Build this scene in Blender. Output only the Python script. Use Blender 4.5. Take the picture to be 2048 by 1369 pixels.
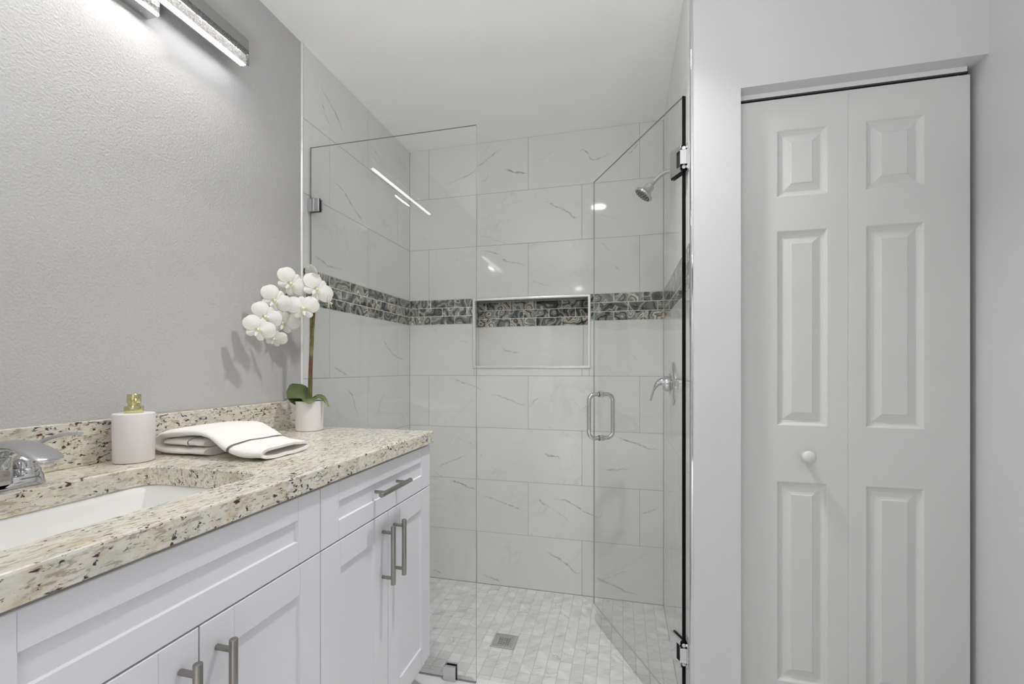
import bpy, bmesh, math, random
from mathutils import Vector, Matrix, noise

for o in list(bpy.data.objects):
    bpy.data.objects.remove(o, do_unlink=True)
scene = bpy.context.scene
COL = scene.collection
R = math.radians

# ------------------------------------------------------------------ camera
THETA = 0.2426
cam_data = bpy.data.cameras.new('camera')
cam_data.sensor_width = 36.0
cam_data.lens = 887.6 / 2048.0 * 36.0
cam_data.shift_y = (736.41 - 684.5) / 2048.0
cam_data.clip_start = 0.02
cam = bpy.data.objects.new('camera', cam_data)
cam.location = (1.2475, -2.461, 1.2524)
cam.rotation_euler = (math.pi / 2, 0, THETA)
COL.objects.link(cam)
scene.camera = cam

# ------------------------------------------------------------------ world, exposure, render options
world = bpy.data.worlds.new('world')
scene.world = world
world.use_nodes = True
world.node_tree.nodes['Background'].inputs['Color'].default_value = (0.9, 0.95, 1.0, 1)
world.node_tree.nodes['Background'].inputs['Strength'].default_value = 0.3
scene.view_settings.view_transform = 'Standard'
scene.view_settings.look = 'None'
scene.view_settings.gamma = 1.0
scene.view_settings.use_curve_mapping = False
scene.view_settings.exposure = -0.15
scene.cycles.use_denoising = True
scene.cycles.max_bounces = 14
scene.cycles.diffuse_bounces = 8
scene.cycles.glossy_bounces = 8
scene.cycles.transparent_max_bounces = 24
scene.cycles.caustics_reflective = False
scene.cycles.caustics_refractive = False
scene.cycles.sample_clamp_indirect = 6.0

# light strengths
P_DOWN = 11.0        # recessed downlight by the shower
P_REAR = 52.0        # recessed downlights behind the camera
E_BAR = 120.0         # light strip of the vanity bar
P_FILL = 18.5       # added fill light behind the camera, aimed up at the ceiling

fd_ = bpy.data.lights.new('added_fill_light', 'AREA')  # added fill lamp that evens out the brightness, no real fixture
fd_.shape = 'DISK'
fd_.size = 0.35
fd_.energy = P_FILL
fd_.color = (0.96, 0.98, 1.0)
fo_ = bpy.data.objects.new('added_fill_light', fd_)
fo_.location = (0.95, -2.62, 1.15)
fo_.rotation_euler = (math.pi, 0, 0)
fd_.spread = R(150)
COL.objects.link(fo_)


def downlamp(name, loc, power, color, parent, spread=112):
    ld = bpy.data.lights.new(name, 'AREA')
    ld.shape = 'DISK'
    ld.size = 0.10
    ld.energy = power
    ld.color = color
    ld.spread = R(spread)
    lo = bpy.data.objects.new(name, ld)
    COL.objects.link(lo)
    lo.parent = parent
    lo.location = loc
    return lo


# ------------------------------------------------------------------ materials
def new_mat(name):
    m = bpy.data.materials.new(name)
    m.use_nodes = True
    nt = m.node_tree
    return m, nt, nt.nodes, nt.links, nt.nodes['Principled BSDF']


def plain(name, col, rough=0.5, metal=0.0, spec=0.5, coat=0.0, bump=None, sss=None):
    m, nt, N, Lk, P = new_mat(name)
    P.inputs['Base Color'].default_value = (*col, 1)
    P.inputs['Roughness'].default_value = rough
    P.inputs['Metallic'].default_value = metal
    P.inputs['Specular IOR Level'].default_value = spec
    if coat:
        P.inputs['Coat Weight'].default_value = coat
        P.inputs['Coat Roughness'].default_value = 0.05
    tc = N.new('ShaderNodeTexCoord')
    # slight tone variation so that nothing is dead flat
    nz = N.new('ShaderNodeTexNoise')
    nz.inputs['Scale'].default_value = 6.0
    nz.inputs['Detail'].default_value = 3.0
    Lk.new(tc.outputs['Object'], nz.inputs['Vector'])
    mx = N.new('ShaderNodeMix')
    mx.data_type = 'RGBA'
    mx.inputs[6].default_value = (*[c * 0.975 for c in col], 1)
    mx.inputs[7].default_value = (*[min(1, c * 1.02) for c in col], 1)
    Lk.new(nz.outputs['Fac'], mx.inputs[0])
    Lk.new(mx.outputs[2], P.inputs['Base Color'])
    if bump:
        scale, strength, dist = bump
        nb = N.new('ShaderNodeTexNoise')
        nb.inputs['Scale'].default_value = scale
        nb.inputs['Detail'].default_value = 3.0
        nb.inputs['Roughness'].default_value = 0.55
        Lk.new(tc.outputs['Object'], nb.inputs['Vector'])
        b = N.new('ShaderNodeBump')
        b.inputs['Strength'].default_value = strength
        b.inputs['Distance'].default_value = dist
        Lk.new(nb.outputs['Fac'], b.inputs['Height'])
        Lk.new(b.outputs['Normal'], P.inputs['Normal'])
    return m


def ramp(N, stops, interp='LINEAR'):
    r = N.new('ShaderNodeValToRGB')
    r.color_ramp.interpolation = interp
    e = r.color_ramp.elements
    while len(e) < len(stops):
        e.new(0.5)
    for i, (p, c) in enumerate(stops):
        e[i].position = p
        e[i].color = (*c, 1) if len(c) == 3 else c
    return r


def mathn(N, Lk, op, a, b=None, clamp=False):
    n = N.new('ShaderNodeMath')
    n.operation = op
    n.use_clamp = clamp
    for i, v in enumerate((a, b)):
        if v is None:
            continue
        if isinstance(v, (int, float)):
            n.inputs[i].default_value = v
        else:
            Lk.new(v, n.inputs[i])
    return n.outputs[0]


def mixc(N, Lk, fac, a, b, blend='MIX'):
    n = N.new('ShaderNodeMix')
    n.data_type = 'RGBA'
    n.blend_type = blend
    for i, v in ((0, fac), (6, a), (7, b)):
        if isinstance(v, (int, float)):
            n.inputs[i].default_value = v
        elif isinstance(v, tuple):
            n.inputs[i].default_value = (*v, 1) if len(v) == 3 else v
        else:
            Lk.new(v, n.inputs[i])
    return n.outputs[2]


def tile_coords(N, Lk, mult=17.0):
    """object coordinates shifted by the per-tile random number stored in attribute 'tile'"""
    tc = N.new('ShaderNodeTexCoord')
    at = N.new('ShaderNodeAttribute')
    at.attribute_name = 'tile'
    sp = N.new('ShaderNodeSeparateColor')
    Lk.new(at.outputs['Color'], sp.inputs[0])
    vm = N.new('ShaderNodeVectorMath')
    vm.operation = 'SCALE'
    cb = N.new('ShaderNodeCombineXYZ')
    Lk.new(sp.outputs[0], cb.inputs[0])
    Lk.new(sp.outputs[2], cb.inputs[1])
    Lk.new(sp.outputs[0], cb.inputs[2])
    Lk.new(cb.outputs[0], vm.inputs[0])
    vm.inputs['Scale'].default_value = mult
    ad = N.new('ShaderNodeVectorMath')
    ad.operation = 'ADD'
    Lk.new(tc.outputs['Object'], ad.inputs[0])
    Lk.new(vm.outputs[0], ad.inputs[1])
    return ad.outputs[0], sp, tc


def noise_tex(N, Lk, vec, scale, detail=3, rough=0.5, dist=0.0):
    n = N.new('ShaderNodeTexNoise')
    n.inputs['Scale'].default_value = scale
    n.inputs['Detail'].default_value = detail
    n.inputs['Roughness'].default_value = rough
    n.inputs['Distortion'].default_value = dist
    Lk.new(vec, n.inputs['Vector'])
    return n.outputs['Fac']


def mat_marble(name, base=(0.76, 0.76, 0.745), strong=0.14, rough=0.06, vein_scale=2.4, cloud=0.06, tonal=0.0, cloud_scale=3.0, streak=None):
    m, nt, N, Lk, P = new_mat(name)
    vec, sp, tc = tile_coords(N, Lk)
    if streak:
        vv_ = []
        for rz in (streak, streak - 1.5):
            mp = N.new('ShaderNodeMapping')
            mp.vector_type = 'TEXTURE'
            mp.inputs['Rotation'].default_value = (0, 0, rz)
            mp.inputs['Scale'].default_value = (1.7, 0.45, 1.0)
            Lk.new(vec, mp.inputs['Vector'])
            vv_.append(mp.outputs[0])
        mv = N.new('ShaderNodeMix')
        mv.data_type = 'VECTOR'
        Lk.new(mathn(N, Lk, 'GREATER_THAN', sp.outputs[2], 0.68), mv.inputs[0])
        Lk.new(vv_[0], mv.inputs[4])
        Lk.new(vv_[1], mv.inputs[5])
        vec = mv.outputs[1]
    cl = noise_tex(N, Lk, vec, cloud_scale, 4)
    c0 = mixc(N, Lk, cl, tuple(x * (1 - cloud) for x in base), tuple(min(1, x * (1 + cloud)) for x in base))
    # fine natural veining
    n1 = noise_tex(N, Lk, vec, vein_scale, 5, 0.55, 1.2)
    a = mathn(N, Lk, 'ABSOLUTE', mathn(N, Lk, 'SUBTRACT', n1, 0.5))
    thin = mathn(N, Lk, 'SUBTRACT', 1.0, mathn(N, Lk, 'MULTIPLY', a, 45.0), clamp=True)
    msk = ramp(N, [(0.48, (0, 0, 0)), (0.70, (1, 1, 1))])
    Lk.new(noise_tex(N, Lk, vec, vein_scale * 1.7, 2), msk.inputs[0])
    v = mathn(N, Lk, 'MULTIPLY', mathn(N, Lk, 'MULTIPLY', thin, msk.outputs[0]), strong)
    # drawn veins (attribute), broken up by noise
    brk = ramp(N, [(0.34, (0.22, 0.22, 0.22)), (0.58, (1, 1, 1))])
    Lk.new(noise_tex(N, Lk, tc.outputs['Object'], 34.0, 4, 0.65), brk.inputs[0])
    pw = mathn(N, Lk, 'POWER', sp.outputs[1], 1.5)
    v2 = mathn(N, Lk, 'MULTIPLY', mathn(N, Lk, 'MULTIPLY', pw, brk.outputs[0]), 1.0)
    vv = mathn(N, Lk, 'ADD', v, v2, clamp=True)
    c1 = mixc(N, Lk, vv, c0, (0.19, 0.185, 0.18))
    if tonal:
        t = mathn(N, Lk, 'ADD', 1.0 - tonal, mathn(N, Lk, 'MULTIPLY', sp.outputs[2], 2 * tonal))
        cb = N.new('ShaderNodeCombineColor')
        for i in range(3):
            Lk.new(t, cb.inputs[i])
        c1 = mixc(N, Lk, 1.0, c1, cb.outputs[0], 'MULTIPLY')
    Lk.new(c1, P.inputs['Base Color'])
    P.inputs['Roughness'].default_value = rough
    P.inputs['Specular IOR Level'].default_value = 0.5
    return m


def mat_agate(name):
    m, nt, N, Lk, P = new_mat(name)
    vec, sp, tc = tile_coords(N, Lk, 23.0)
    n1 = noise_tex(N, Lk, vec, 8.5, 2.2, 0.42, 0.45)
    vo = N.new('ShaderNodeTexVoronoi')
    vo.feature = 'SMOOTH_F1'
    vo.inputs['Scale'].default_value = 15.0
    vo.inputs['Smoothness'].default_value = 0.35
    wr = N.new('ShaderNodeVectorMath')
    wr.operation = 'MULTIPLY_ADD'
    nv = N.new('ShaderNodeTexNoise')
    nv.inputs['Scale'].default_value = 14.0
    Lk.new(vec, nv.inputs['Vector'])
    Lk.new(nv.outputs['Color'], wr.inputs[0])
    wr.inputs[1].default_value = (0.035, 0.035, 0.035)
    Lk.new(vec, wr.inputs[2])
    Lk.new(wr.outputs[0], vo.inputs['Vector'])
    band = mathn(N, Lk, 'FRACT', mathn(N, Lk, 'ADD', mathn(N, Lk, 'MULTIPLY', n1, 3.4), mathn(N, Lk, 'MULTIPLY', vo.outputs['Distance'], 2.1)))
    pal1 = ramp(N, [(0.0, (0.035, 0.04, 0.042)), (0.16, (0.17, 0.18, 0.175)), (0.30, (0.09, 0.10, 0.10)), (0.42, (0.30, 0.31, 0.30)),
                    (0.52, (0.50, 0.49, 0.45)), (0.60, (0.15, 0.165, 0.16)), (0.78, (0.255, 0.272, 0.268)), (0.93, (0.06, 0.065, 0.06)), (1.0, (0.035, 0.04, 0.042))])
    Lk.new(band, pal1.inputs[0])
    pal2 = ramp(N, [(0.0, (0.03, 0.028, 0.026)), (0.12, (0.30, 0.27, 0.23)), (0.3, (0.56, 0.51, 0.44)), (0.45, (0.17, 0.12, 0.09)),
                    (0.56, (0.62, 0.60, 0.54)), (0.72, (0.22, 0.25, 0.24)), (0.86, (0.40, 0.41, 0.38)), (1.0, (0.03, 0.028, 0.026))])
    Lk.new(band, pal2.inputs[0])
    hue = ramp(N, [(0.42, (0, 0, 0)), (0.56, (1, 1, 1))])
    Lk.new(noise_tex(N, Lk, vec, 5.0, 2), hue.inputs[0])
    h2 = mathn(N, Lk, 'MULTIPLY', hue.outputs[0], mathn(N, Lk, 'ADD', 0.25, sp.outputs[1]), clamp=True)
    c = mixc(N, Lk, h2, pal1.outputs[0], pal2.outputs[0])
    fine = noise_tex(N, Lk, vec, 60.0, 3, 0.6, 0.5)
    c = mixc(N, Lk, 0.32, c, mixc(N, Lk, fine, (0.02, 0.02, 0.02), (0.5, 0.5, 0.48)), 'OVERLAY')
    c = mixc(N, Lk, 0.75, c, c, 'OVERLAY')
    c = mixc(N, Lk, 1.0, c, (1.65, 1.65, 1.63), 'MULTIPLY')
    hs = N.new('ShaderNodeHueSaturation')
    hs.inputs['Saturation'].default_value = 0.62
    Lk.new(c, hs.inputs['Color'])
    c = hs.outputs[0]
    Lk.new(c, P.inputs['Base Color'])
    P.inputs['Roughness'].default_value = 0.04
    P.inputs['Specular IOR Level'].default_value = 0.6
    return m


def mat_granite(name):
    m, nt, N, Lk, P = new_mat(name)
    tc = N.new('ShaderNodeTexCoord')

    def mapped(scale, rot):
        mp = N.new('ShaderNodeMapping')
        mp.inputs['Scale'].default_value = scale
        mp.inputs['Rotation'].default_value = rot
        Lk.new(tc.outputs['Object'], mp.inputs['Vector'])
        return mp.outputs[0]
    v = mapped((1.25, 0.72, 1.0), (0.35, 0.1, 0.15))
    vs = mapped((2.2, 0.50, 1.7), (0.2, 0.15, 0.15))
    base = ramp(N, [(0.30, (0.55, 0.47, 0.36)), (0.44, (0.68, 0.62, 0.51)), (0.56, (0.715, 0.69, 0.615)), (0.72, (0.58, 0.58, 0.525))])
    Lk.new(noise_tex(N, Lk, v, 46.0, 5, 0.62, 0.5), base.inputs[0])
    c = base.outputs[0]
    # grey green quartz clouds
    g = ramp(N, [(0.50, (0, 0, 0)), (0.64, (0.7, 0.7, 0.7))])
    Lk.new(noise_tex(N, Lk, v, 20.0, 5, 0.62, 0.6), g.inputs[0])
    c = mixc(N, Lk, g.outputs[0], c, (0.52, 0.525, 0.465))
    # fine taupe flecks drawn out along the slab
    s_ = ramp(N, [(0.53, (0, 0, 0)), (0.60, (0.75, 0.75, 0.75))])
    Lk.new(noise_tex(N, Lk, vs, 85.0, 5, 0.68, 0.4), s_.inputs[0])
    c = mixc(N, Lk, s_.outputs[0], c, (0.32, 0.27, 0.21))
    # ochre stains
    oc = ramp(N, [(0.60, (0, 0, 0)), (0.72, (0.6, 0.6, 0.6))])
    Lk.new(noise_tex(N, Lk, v, 9.0, 4, 0.6), oc.inputs[0])
    c = mixc(N, Lk, oc.outputs[0], c, (0.50, 0.42, 0.24))
    # dark grains, clustered
    cl = ramp(N, [(0.36, (0, 0, 0)), (0.62, (1, 1, 1))])
    Lk.new(noise_tex(N, Lk, v, 15.0, 3, 0.6), cl.inputs[0])
    for sc, th, amp, vec in ((120.0, 0.665, 0.10, v), (70.0, 0.715, 0.10, vs)):
        dk = noise_tex(N, Lk, vec, sc, 3, 0.62, 0.5)
        thr = mathn(N, Lk, 'SUBTRACT', th, mathn(N, Lk, 'MULTIPLY', cl.outputs[0], amp))
        d = mathn(N, Lk, 'MULTIPLY', mathn(N, Lk, 'SUBTRACT', dk, thr), 17.0, clamp=True)
        c = mixc(N, Lk, d, c, (0.05, 0.045, 0.052))
    # burgundy garnets
    rd = noise_tex(N, Lk, v, 48.0, 3, 0.65, 0.4)
    d2 = mathn(N, Lk, 'MULTIPLY', mathn(N, Lk, 'SUBTRACT', rd, 0.650), 26.0, clamp=True)
    c = mixc(N, Lk, d2, c, (0.085, 0.020, 0.028))
    Lk.new(c, P.inputs['Base Color'])
    P.inputs['Roughness'].default_value = 0.16
    P.inputs['Specular IOR Level'].default_value = 0.5
    return m


def mat_glass(name, tint=(0.992, 0.997, 0.995)):
    m, nt, N, Lk, P = new_mat(name)
    N.remove(P)
    out = [n for n in N if n.type == 'OUTPUT_MATERIAL'][0]
    tr = N.new('ShaderNodeBsdfTransparent')
    tr.inputs['Color'].default_value = (*tint, 1)
    gl = N.new('ShaderNodeBsdfGlossy')
    gl.inputs['Roughness'].default_value = 0.0
    gl.inputs['Color'].default_value = (1, 1, 1, 1)
    lw = N.new('ShaderNodeLayerWeight')
    lw.inputs['Blend'].default_value = 0.5
    fr = mathn(N, Lk, 'ADD', 0.026, mathn(N, Lk, 'MULTIPLY', mathn(N, Lk, 'POWER', lw.outputs['Facing'], 5.0), 0.96), clamp=True)
    mx = N.new('ShaderNodeMixShader')
    Lk.new(fr, mx.inputs[0])
    Lk.new(tr.outputs[0], mx.inputs[1])
    Lk.new(gl.outputs[0], mx.inputs[2])
    Lk.new(mx.outputs[0], out.inputs['Surface'])
    return m


def mat_crystal(name):
    """bubbled acrylic block: clear with milky seeds that scatter the strip's light"""
    m, nt, N, Lk, P = new_mat(name)
    N.remove(P)
    out = [n for n in N if n.type == 'OUTPUT_MATERIAL'][0]
    tc = N.new('ShaderNodeTexCoord')
    vo = noise_tex(N, Lk, tc.outputs['Object'], 210.0, 2, 0.5, 1.0)
    r = ramp(N, [(0.46, (0, 0, 0)), (0.56, (1, 1, 1))])
    Lk.new(vo, r.inputs[0])
    tl = N.new('ShaderNodeBsdfTranslucent')
    tl.inputs['Color'].default_value = (0.25, 0.25, 0.25, 1)
    df = N.new('ShaderNodeBsdfDiffuse')
    df.inputs['Color'].default_value = (0.10, 0.10, 0.10, 1)
    m0 = N.new('ShaderNodeMixShader')
    m0.inputs[0].default_value = 0.35
    Lk.new(tl.outputs[0], m0.inputs[1])
    Lk.new(df.outputs[0], m0.inputs[2])
    gl = N.new('ShaderNodeBsdfGlossy')
    gl.inputs['Roughness'].default_value = 0.12
    gl.inputs['Color'].default_value = (0.55, 0.55, 0.55, 1)
    tr = N.new('ShaderNodeBsdfTransparent')
    tr.inputs['Color'].default_value = (0.8, 0.8, 0.8, 1)
    m1 = N.new('ShaderNodeMixShader')
    m1.inputs[0].default_value = 0.45
    Lk.new(tr.outputs[0], m1.inputs[1])
    Lk.new(gl.outputs[0], m1.inputs[2])
    mx = N.new('ShaderNodeMixShader')
    Lk.new(r.outputs[0], mx.inputs[0])
    Lk.new(m1.outputs[0], mx.inputs[1])
    Lk.new(m0.outputs[0], mx.inputs[2])
    Lk.new(mx.outputs[0], out.inputs['Surface'])
    return m


def mat_emit(name, col, strength):
    m, nt, N, Lk, P = new_mat(name)
    P.inputs['Base Color'].default_value = (0.9, 0.9, 0.9, 1)
    P.inputs['Emission Color'].default_value = (*col, 1)
    P.inputs['Emission Strength'].default_value = strength
    return m


def mat_diffuser(name, strength=8.0):
    """clear lit strip cover: lets the strip's light through and glows itself"""
    m, nt, N, Lk, P = new_mat(name)
    N.remove(P)
    out = [n for n in N if n.type == 'OUTPUT_MATERIAL'][0]
    tr = N.new('ShaderNodeBsdfTransparent')
    tr.inputs['Color'].default_value = (0.9, 0.9, 0.9, 1)
    em = N.new('ShaderNodeEmission')
    em.inputs['Strength'].default_value = strength
    ad = N.new('ShaderNodeAddShader')
    Lk.new(tr.outputs[0], ad.inputs[0])
    Lk.new(em.outputs[0], ad.inputs[1])
    Lk.new(ad.outputs[0], out.inputs['Surface'])
    return m


def mat_petal(name):
    m, nt, N, Lk, P = new_mat(name)
    P.inputs['Base Color'].default_value = (0.90, 0.89, 0.84, 1)
    P.inputs['Roughness'].default_value = 0.55
    out = [n for n in N if n.type == 'OUTPUT_MATERIAL'][0]
    tc = N.new('ShaderNodeTexCoord')
    nz = noise_tex(N, Lk, tc.outputs['Object'], 70.0, 3)
    c = mixc(N, Lk, nz, (0.86, 0.855, 0.82), (0.93, 0.925, 0.90))
    Lk.new(c, P.inputs['Base Color'])
    tl = N.new('ShaderNodeBsdfTranslucent')
    tl.inputs['Color'].default_value = (0.93, 0.925, 0.88, 1)
    mx = N.new('ShaderNodeMixShader')
    mx.inputs[0].default_value = 0.35
    Lk.new(P.outputs[0], mx.inputs[1])
    Lk.new(tl.outputs[0], mx.inputs[2])
    Lk.new(mx.outputs[0], out.inputs['Surface'])
    return m


def mat_leaf(name):
    m, nt, N, Lk, P = new_mat(name)
    tc = N.new('ShaderNodeTexCoord')
    nz = noise_tex(N, Lk, tc.outputs['Object'], 28.0, 3, 0.5, 0.4)
    c = mixc(N, Lk, nz, (0.045, 0.075, 0.022), (0.15, 0.19, 0.065))
    Lk.new(c, P.inputs['Base Color'])
    P.inputs['Roughness'].default_value = 0.38
    return m


def mat_stem(name):
    m, nt, N, Lk, P = new_mat(name)
    tc = N.new('ShaderNodeTexCoord')
    w = N.new('ShaderNodeTexNoise')
    w.inputs['Scale'].default_value = 30.0
    w.inputs['Detail'].default_value = 4.0
    Lk.new(tc.outputs['Object'], w.inputs['Vector'])
    r = ramp(N, [(0.36, (0.13, 0.045, 0.03)), (0.5, (0.10, 0.10, 0.03)), (0.66, (0.20, 0.20, 0.07))])
    Lk.new(w.outputs['Fac'], r.inputs[0])
    Lk.new(r.outputs[0], P.inputs['Base Color'])
    P.inputs['Roughness'].default_value = 0.5
    return m


M = {}
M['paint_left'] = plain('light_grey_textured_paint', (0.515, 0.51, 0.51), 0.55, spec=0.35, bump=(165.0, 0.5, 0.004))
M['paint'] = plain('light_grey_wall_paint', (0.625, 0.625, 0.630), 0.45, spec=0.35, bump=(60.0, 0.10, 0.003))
M['ceiling'] = plain('white_ceiling_paint', (0.92, 0.915, 0.91), 0.7, spec=0.2, bump=(110.0, 0.08, 0.003))
M['door'] = plain('white_semigloss_door_paint', (0.62, 0.62, 0.615), 0.38, spec=0.45)
M['cabinet'] = plain('white_satin_cabinet_paint', (0.75, 0.75, 0.785), 0.32, spec=0.45)
M['gap'] = plain('joint_line_grey', (0.52, 0.52, 0.54), 0.7)  # darker grey of the fine lines where rails meet stiles
M['grout'] = plain('light_grey_grout', (0.50, 0.50, 0.485), 0.8)
M['grout_white'] = plain('white_grout', (0.42, 0.415, 0.40), 0.8)
M['grout_accent'] = plain('bright_grout', (0.80, 0.80, 0.78), 0.7)
M['grout_floor'] = plain('pale_grey_floor_grout', (0.45, 0.45, 0.445), 0.8)
M['marble'] = mat_marble('white_marble_look_tile')
M['mosaic'] = mat_marble('marble_mosaic_tile', base=(0.71, 0.71, 0.705), strong=0.6, rough=0.22, vein_scale=6.0, cloud=0.30, tonal=0.05, cloud_scale=11.0, streak=0.65)
M['floor'] = mat_marble('pale_marble_floor_tile', base=(0.66, 0.66, 0.65), strong=0.2, rough=0.2)
M['curb'] = plain('white_stone', (0.74, 0.74, 0.74), 0.2, bump=None)
M['agate'] = mat_agate('agate_glass_tile')
M['granite'] = mat_granite('speckled_cream_granite')
M['glass'] = mat_glass('clear_glass')
M['glass_edge'] = plain('dark_green_glass_edge', (0.20, 0.24, 0.225), 0.15)
M['glass_edge_black'] = plain('black_glass_edge', (0.006, 0.007, 0.007), 0.3, spec=0.08)
M['glass_edge_low'] = plain('lilac_grey_glass_edge', (0.46, 0.46, 0.48), 0.15)
M['glass_edge_door'] = plain('grey_green_glass_edge', (0.36, 0.40, 0.385), 0.15)
M['rear_darkened'] = plain('rear_wall_darkened', (0.20, 0.20, 0.205), 0.6)  # dark tone made up so the chrome has something dark to reflect
M['closet'] = plain('closet_painted_shade', (0.06, 0.055, 0.05), 0.8)  # dark colour stands in for the shade inside the closet
M['light_stop'] = plain('added_black_light_stop', (0.016, 0.016, 0.016), 0.7, spec=0.1)  # for added pieces that hold back the strip's glow inside the bar
M['chrome'] = plain('polished_chrome', (0.66, 0.66, 0.67), 0.05, metal=1.0)
M['nickel'] = plain('brushed_nickel', (0.34, 0.325, 0.30), 0.32, metal=1.0)
M['steel'] = plain('satin_steel', (0.55, 0.55, 0.55), 0.28, metal=1.0)
M['drain'] = plain('brushed_drain_steel', (0.66, 0.66, 0.65), 0.42, metal=0.55)
M['trim'] = plain('satin_aluminium_tile_edge', (0.90, 0.90, 0.895), 0.22, metal=0.45)
M['gold'] = plain('polished_brass', (0.70, 0.655, 0.36), 0.12, metal=1.0)
M['ceramic'] = plain('matte_white_ceramic', (0.75, 0.72, 0.715), 0.5, bump=(240.0, 0.06, 0.001))
M['porcelain'] = plain('glossy_white_porcelain', (0.84, 0.835, 0.82), 0.07)
M['pot'] = plain('matte_white_pot', (0.78, 0.765, 0.75), 0.5)
M['soil'] = plain('dark_moss', (0.03, 0.035, 0.02), 0.9, bump=(120.0, 0.8, 0.004))
M['towel'] = plain('white_terry_cloth', (0.80, 0.785, 0.76), 0.95, spec=0.1, bump=(420.0, 0.35, 0.002))
M['stripe'] = plain('grey_brown_woven_stripe', (0.16, 0.145, 0.135), 0.9, spec=0.1)
M['petal'] = mat_petal('white_orchid_petal')
M['lip'] = plain('yellow_green_orchid_lip', (0.74, 0.74, 0.42), 0.5)
M['leaf'] = mat_leaf('orchid_leaf')
M['stem'] = mat_stem('orchid_stem')
M['wire'] = plain('dark_green_wire', (0.02, 0.025, 0.015), 0.5)
M['black'] = plain('black_rubber', (0.01, 0.01, 0.01), 0.6)
M['led'] = mat_emit('lit_led_strip', (1.0, 0.96, 0.92), E_BAR)
M['lens'] = mat_diffuser('lit_downlight_lens', 26.0)
M['lamp_metal'] = plain('brushed_lamp_metal', (0.36, 0.36, 0.355), 0.34, metal=1.0)
M['crystal'] = mat_crystal('bubbled_acrylic')
M['diffuser'] = mat_diffuser('lit_strip_cover')
M['white_metal'] = plain('white_enamelled_metal', (0.8, 0.8, 0.8), 0.4)
M['dark'] = plain('dark_metal_and_gap_shade', (0.05, 0.05, 0.05), 0.5)  # on the door track this colour paints in the shade of the gap


# ------------------------------------------------------------------ object helpers
def tag(o, label=None, cat=None, group=None, kind=None):
    if label:
        o['label'] = label
    if cat:
        o['category'] = cat
    if group:
        o['group'] = group
    if kind:
        o['kind'] = kind
    return o


def empty(name, loc=(0, 0, 0), label=None, cat=None, group=None, kind=None):
    o = bpy.data.objects.new(name, None)
    o.empty_display_size = 0.05
    o.location = loc
    COL.objects.link(o)
    return tag(o, label, cat, group, kind)


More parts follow.
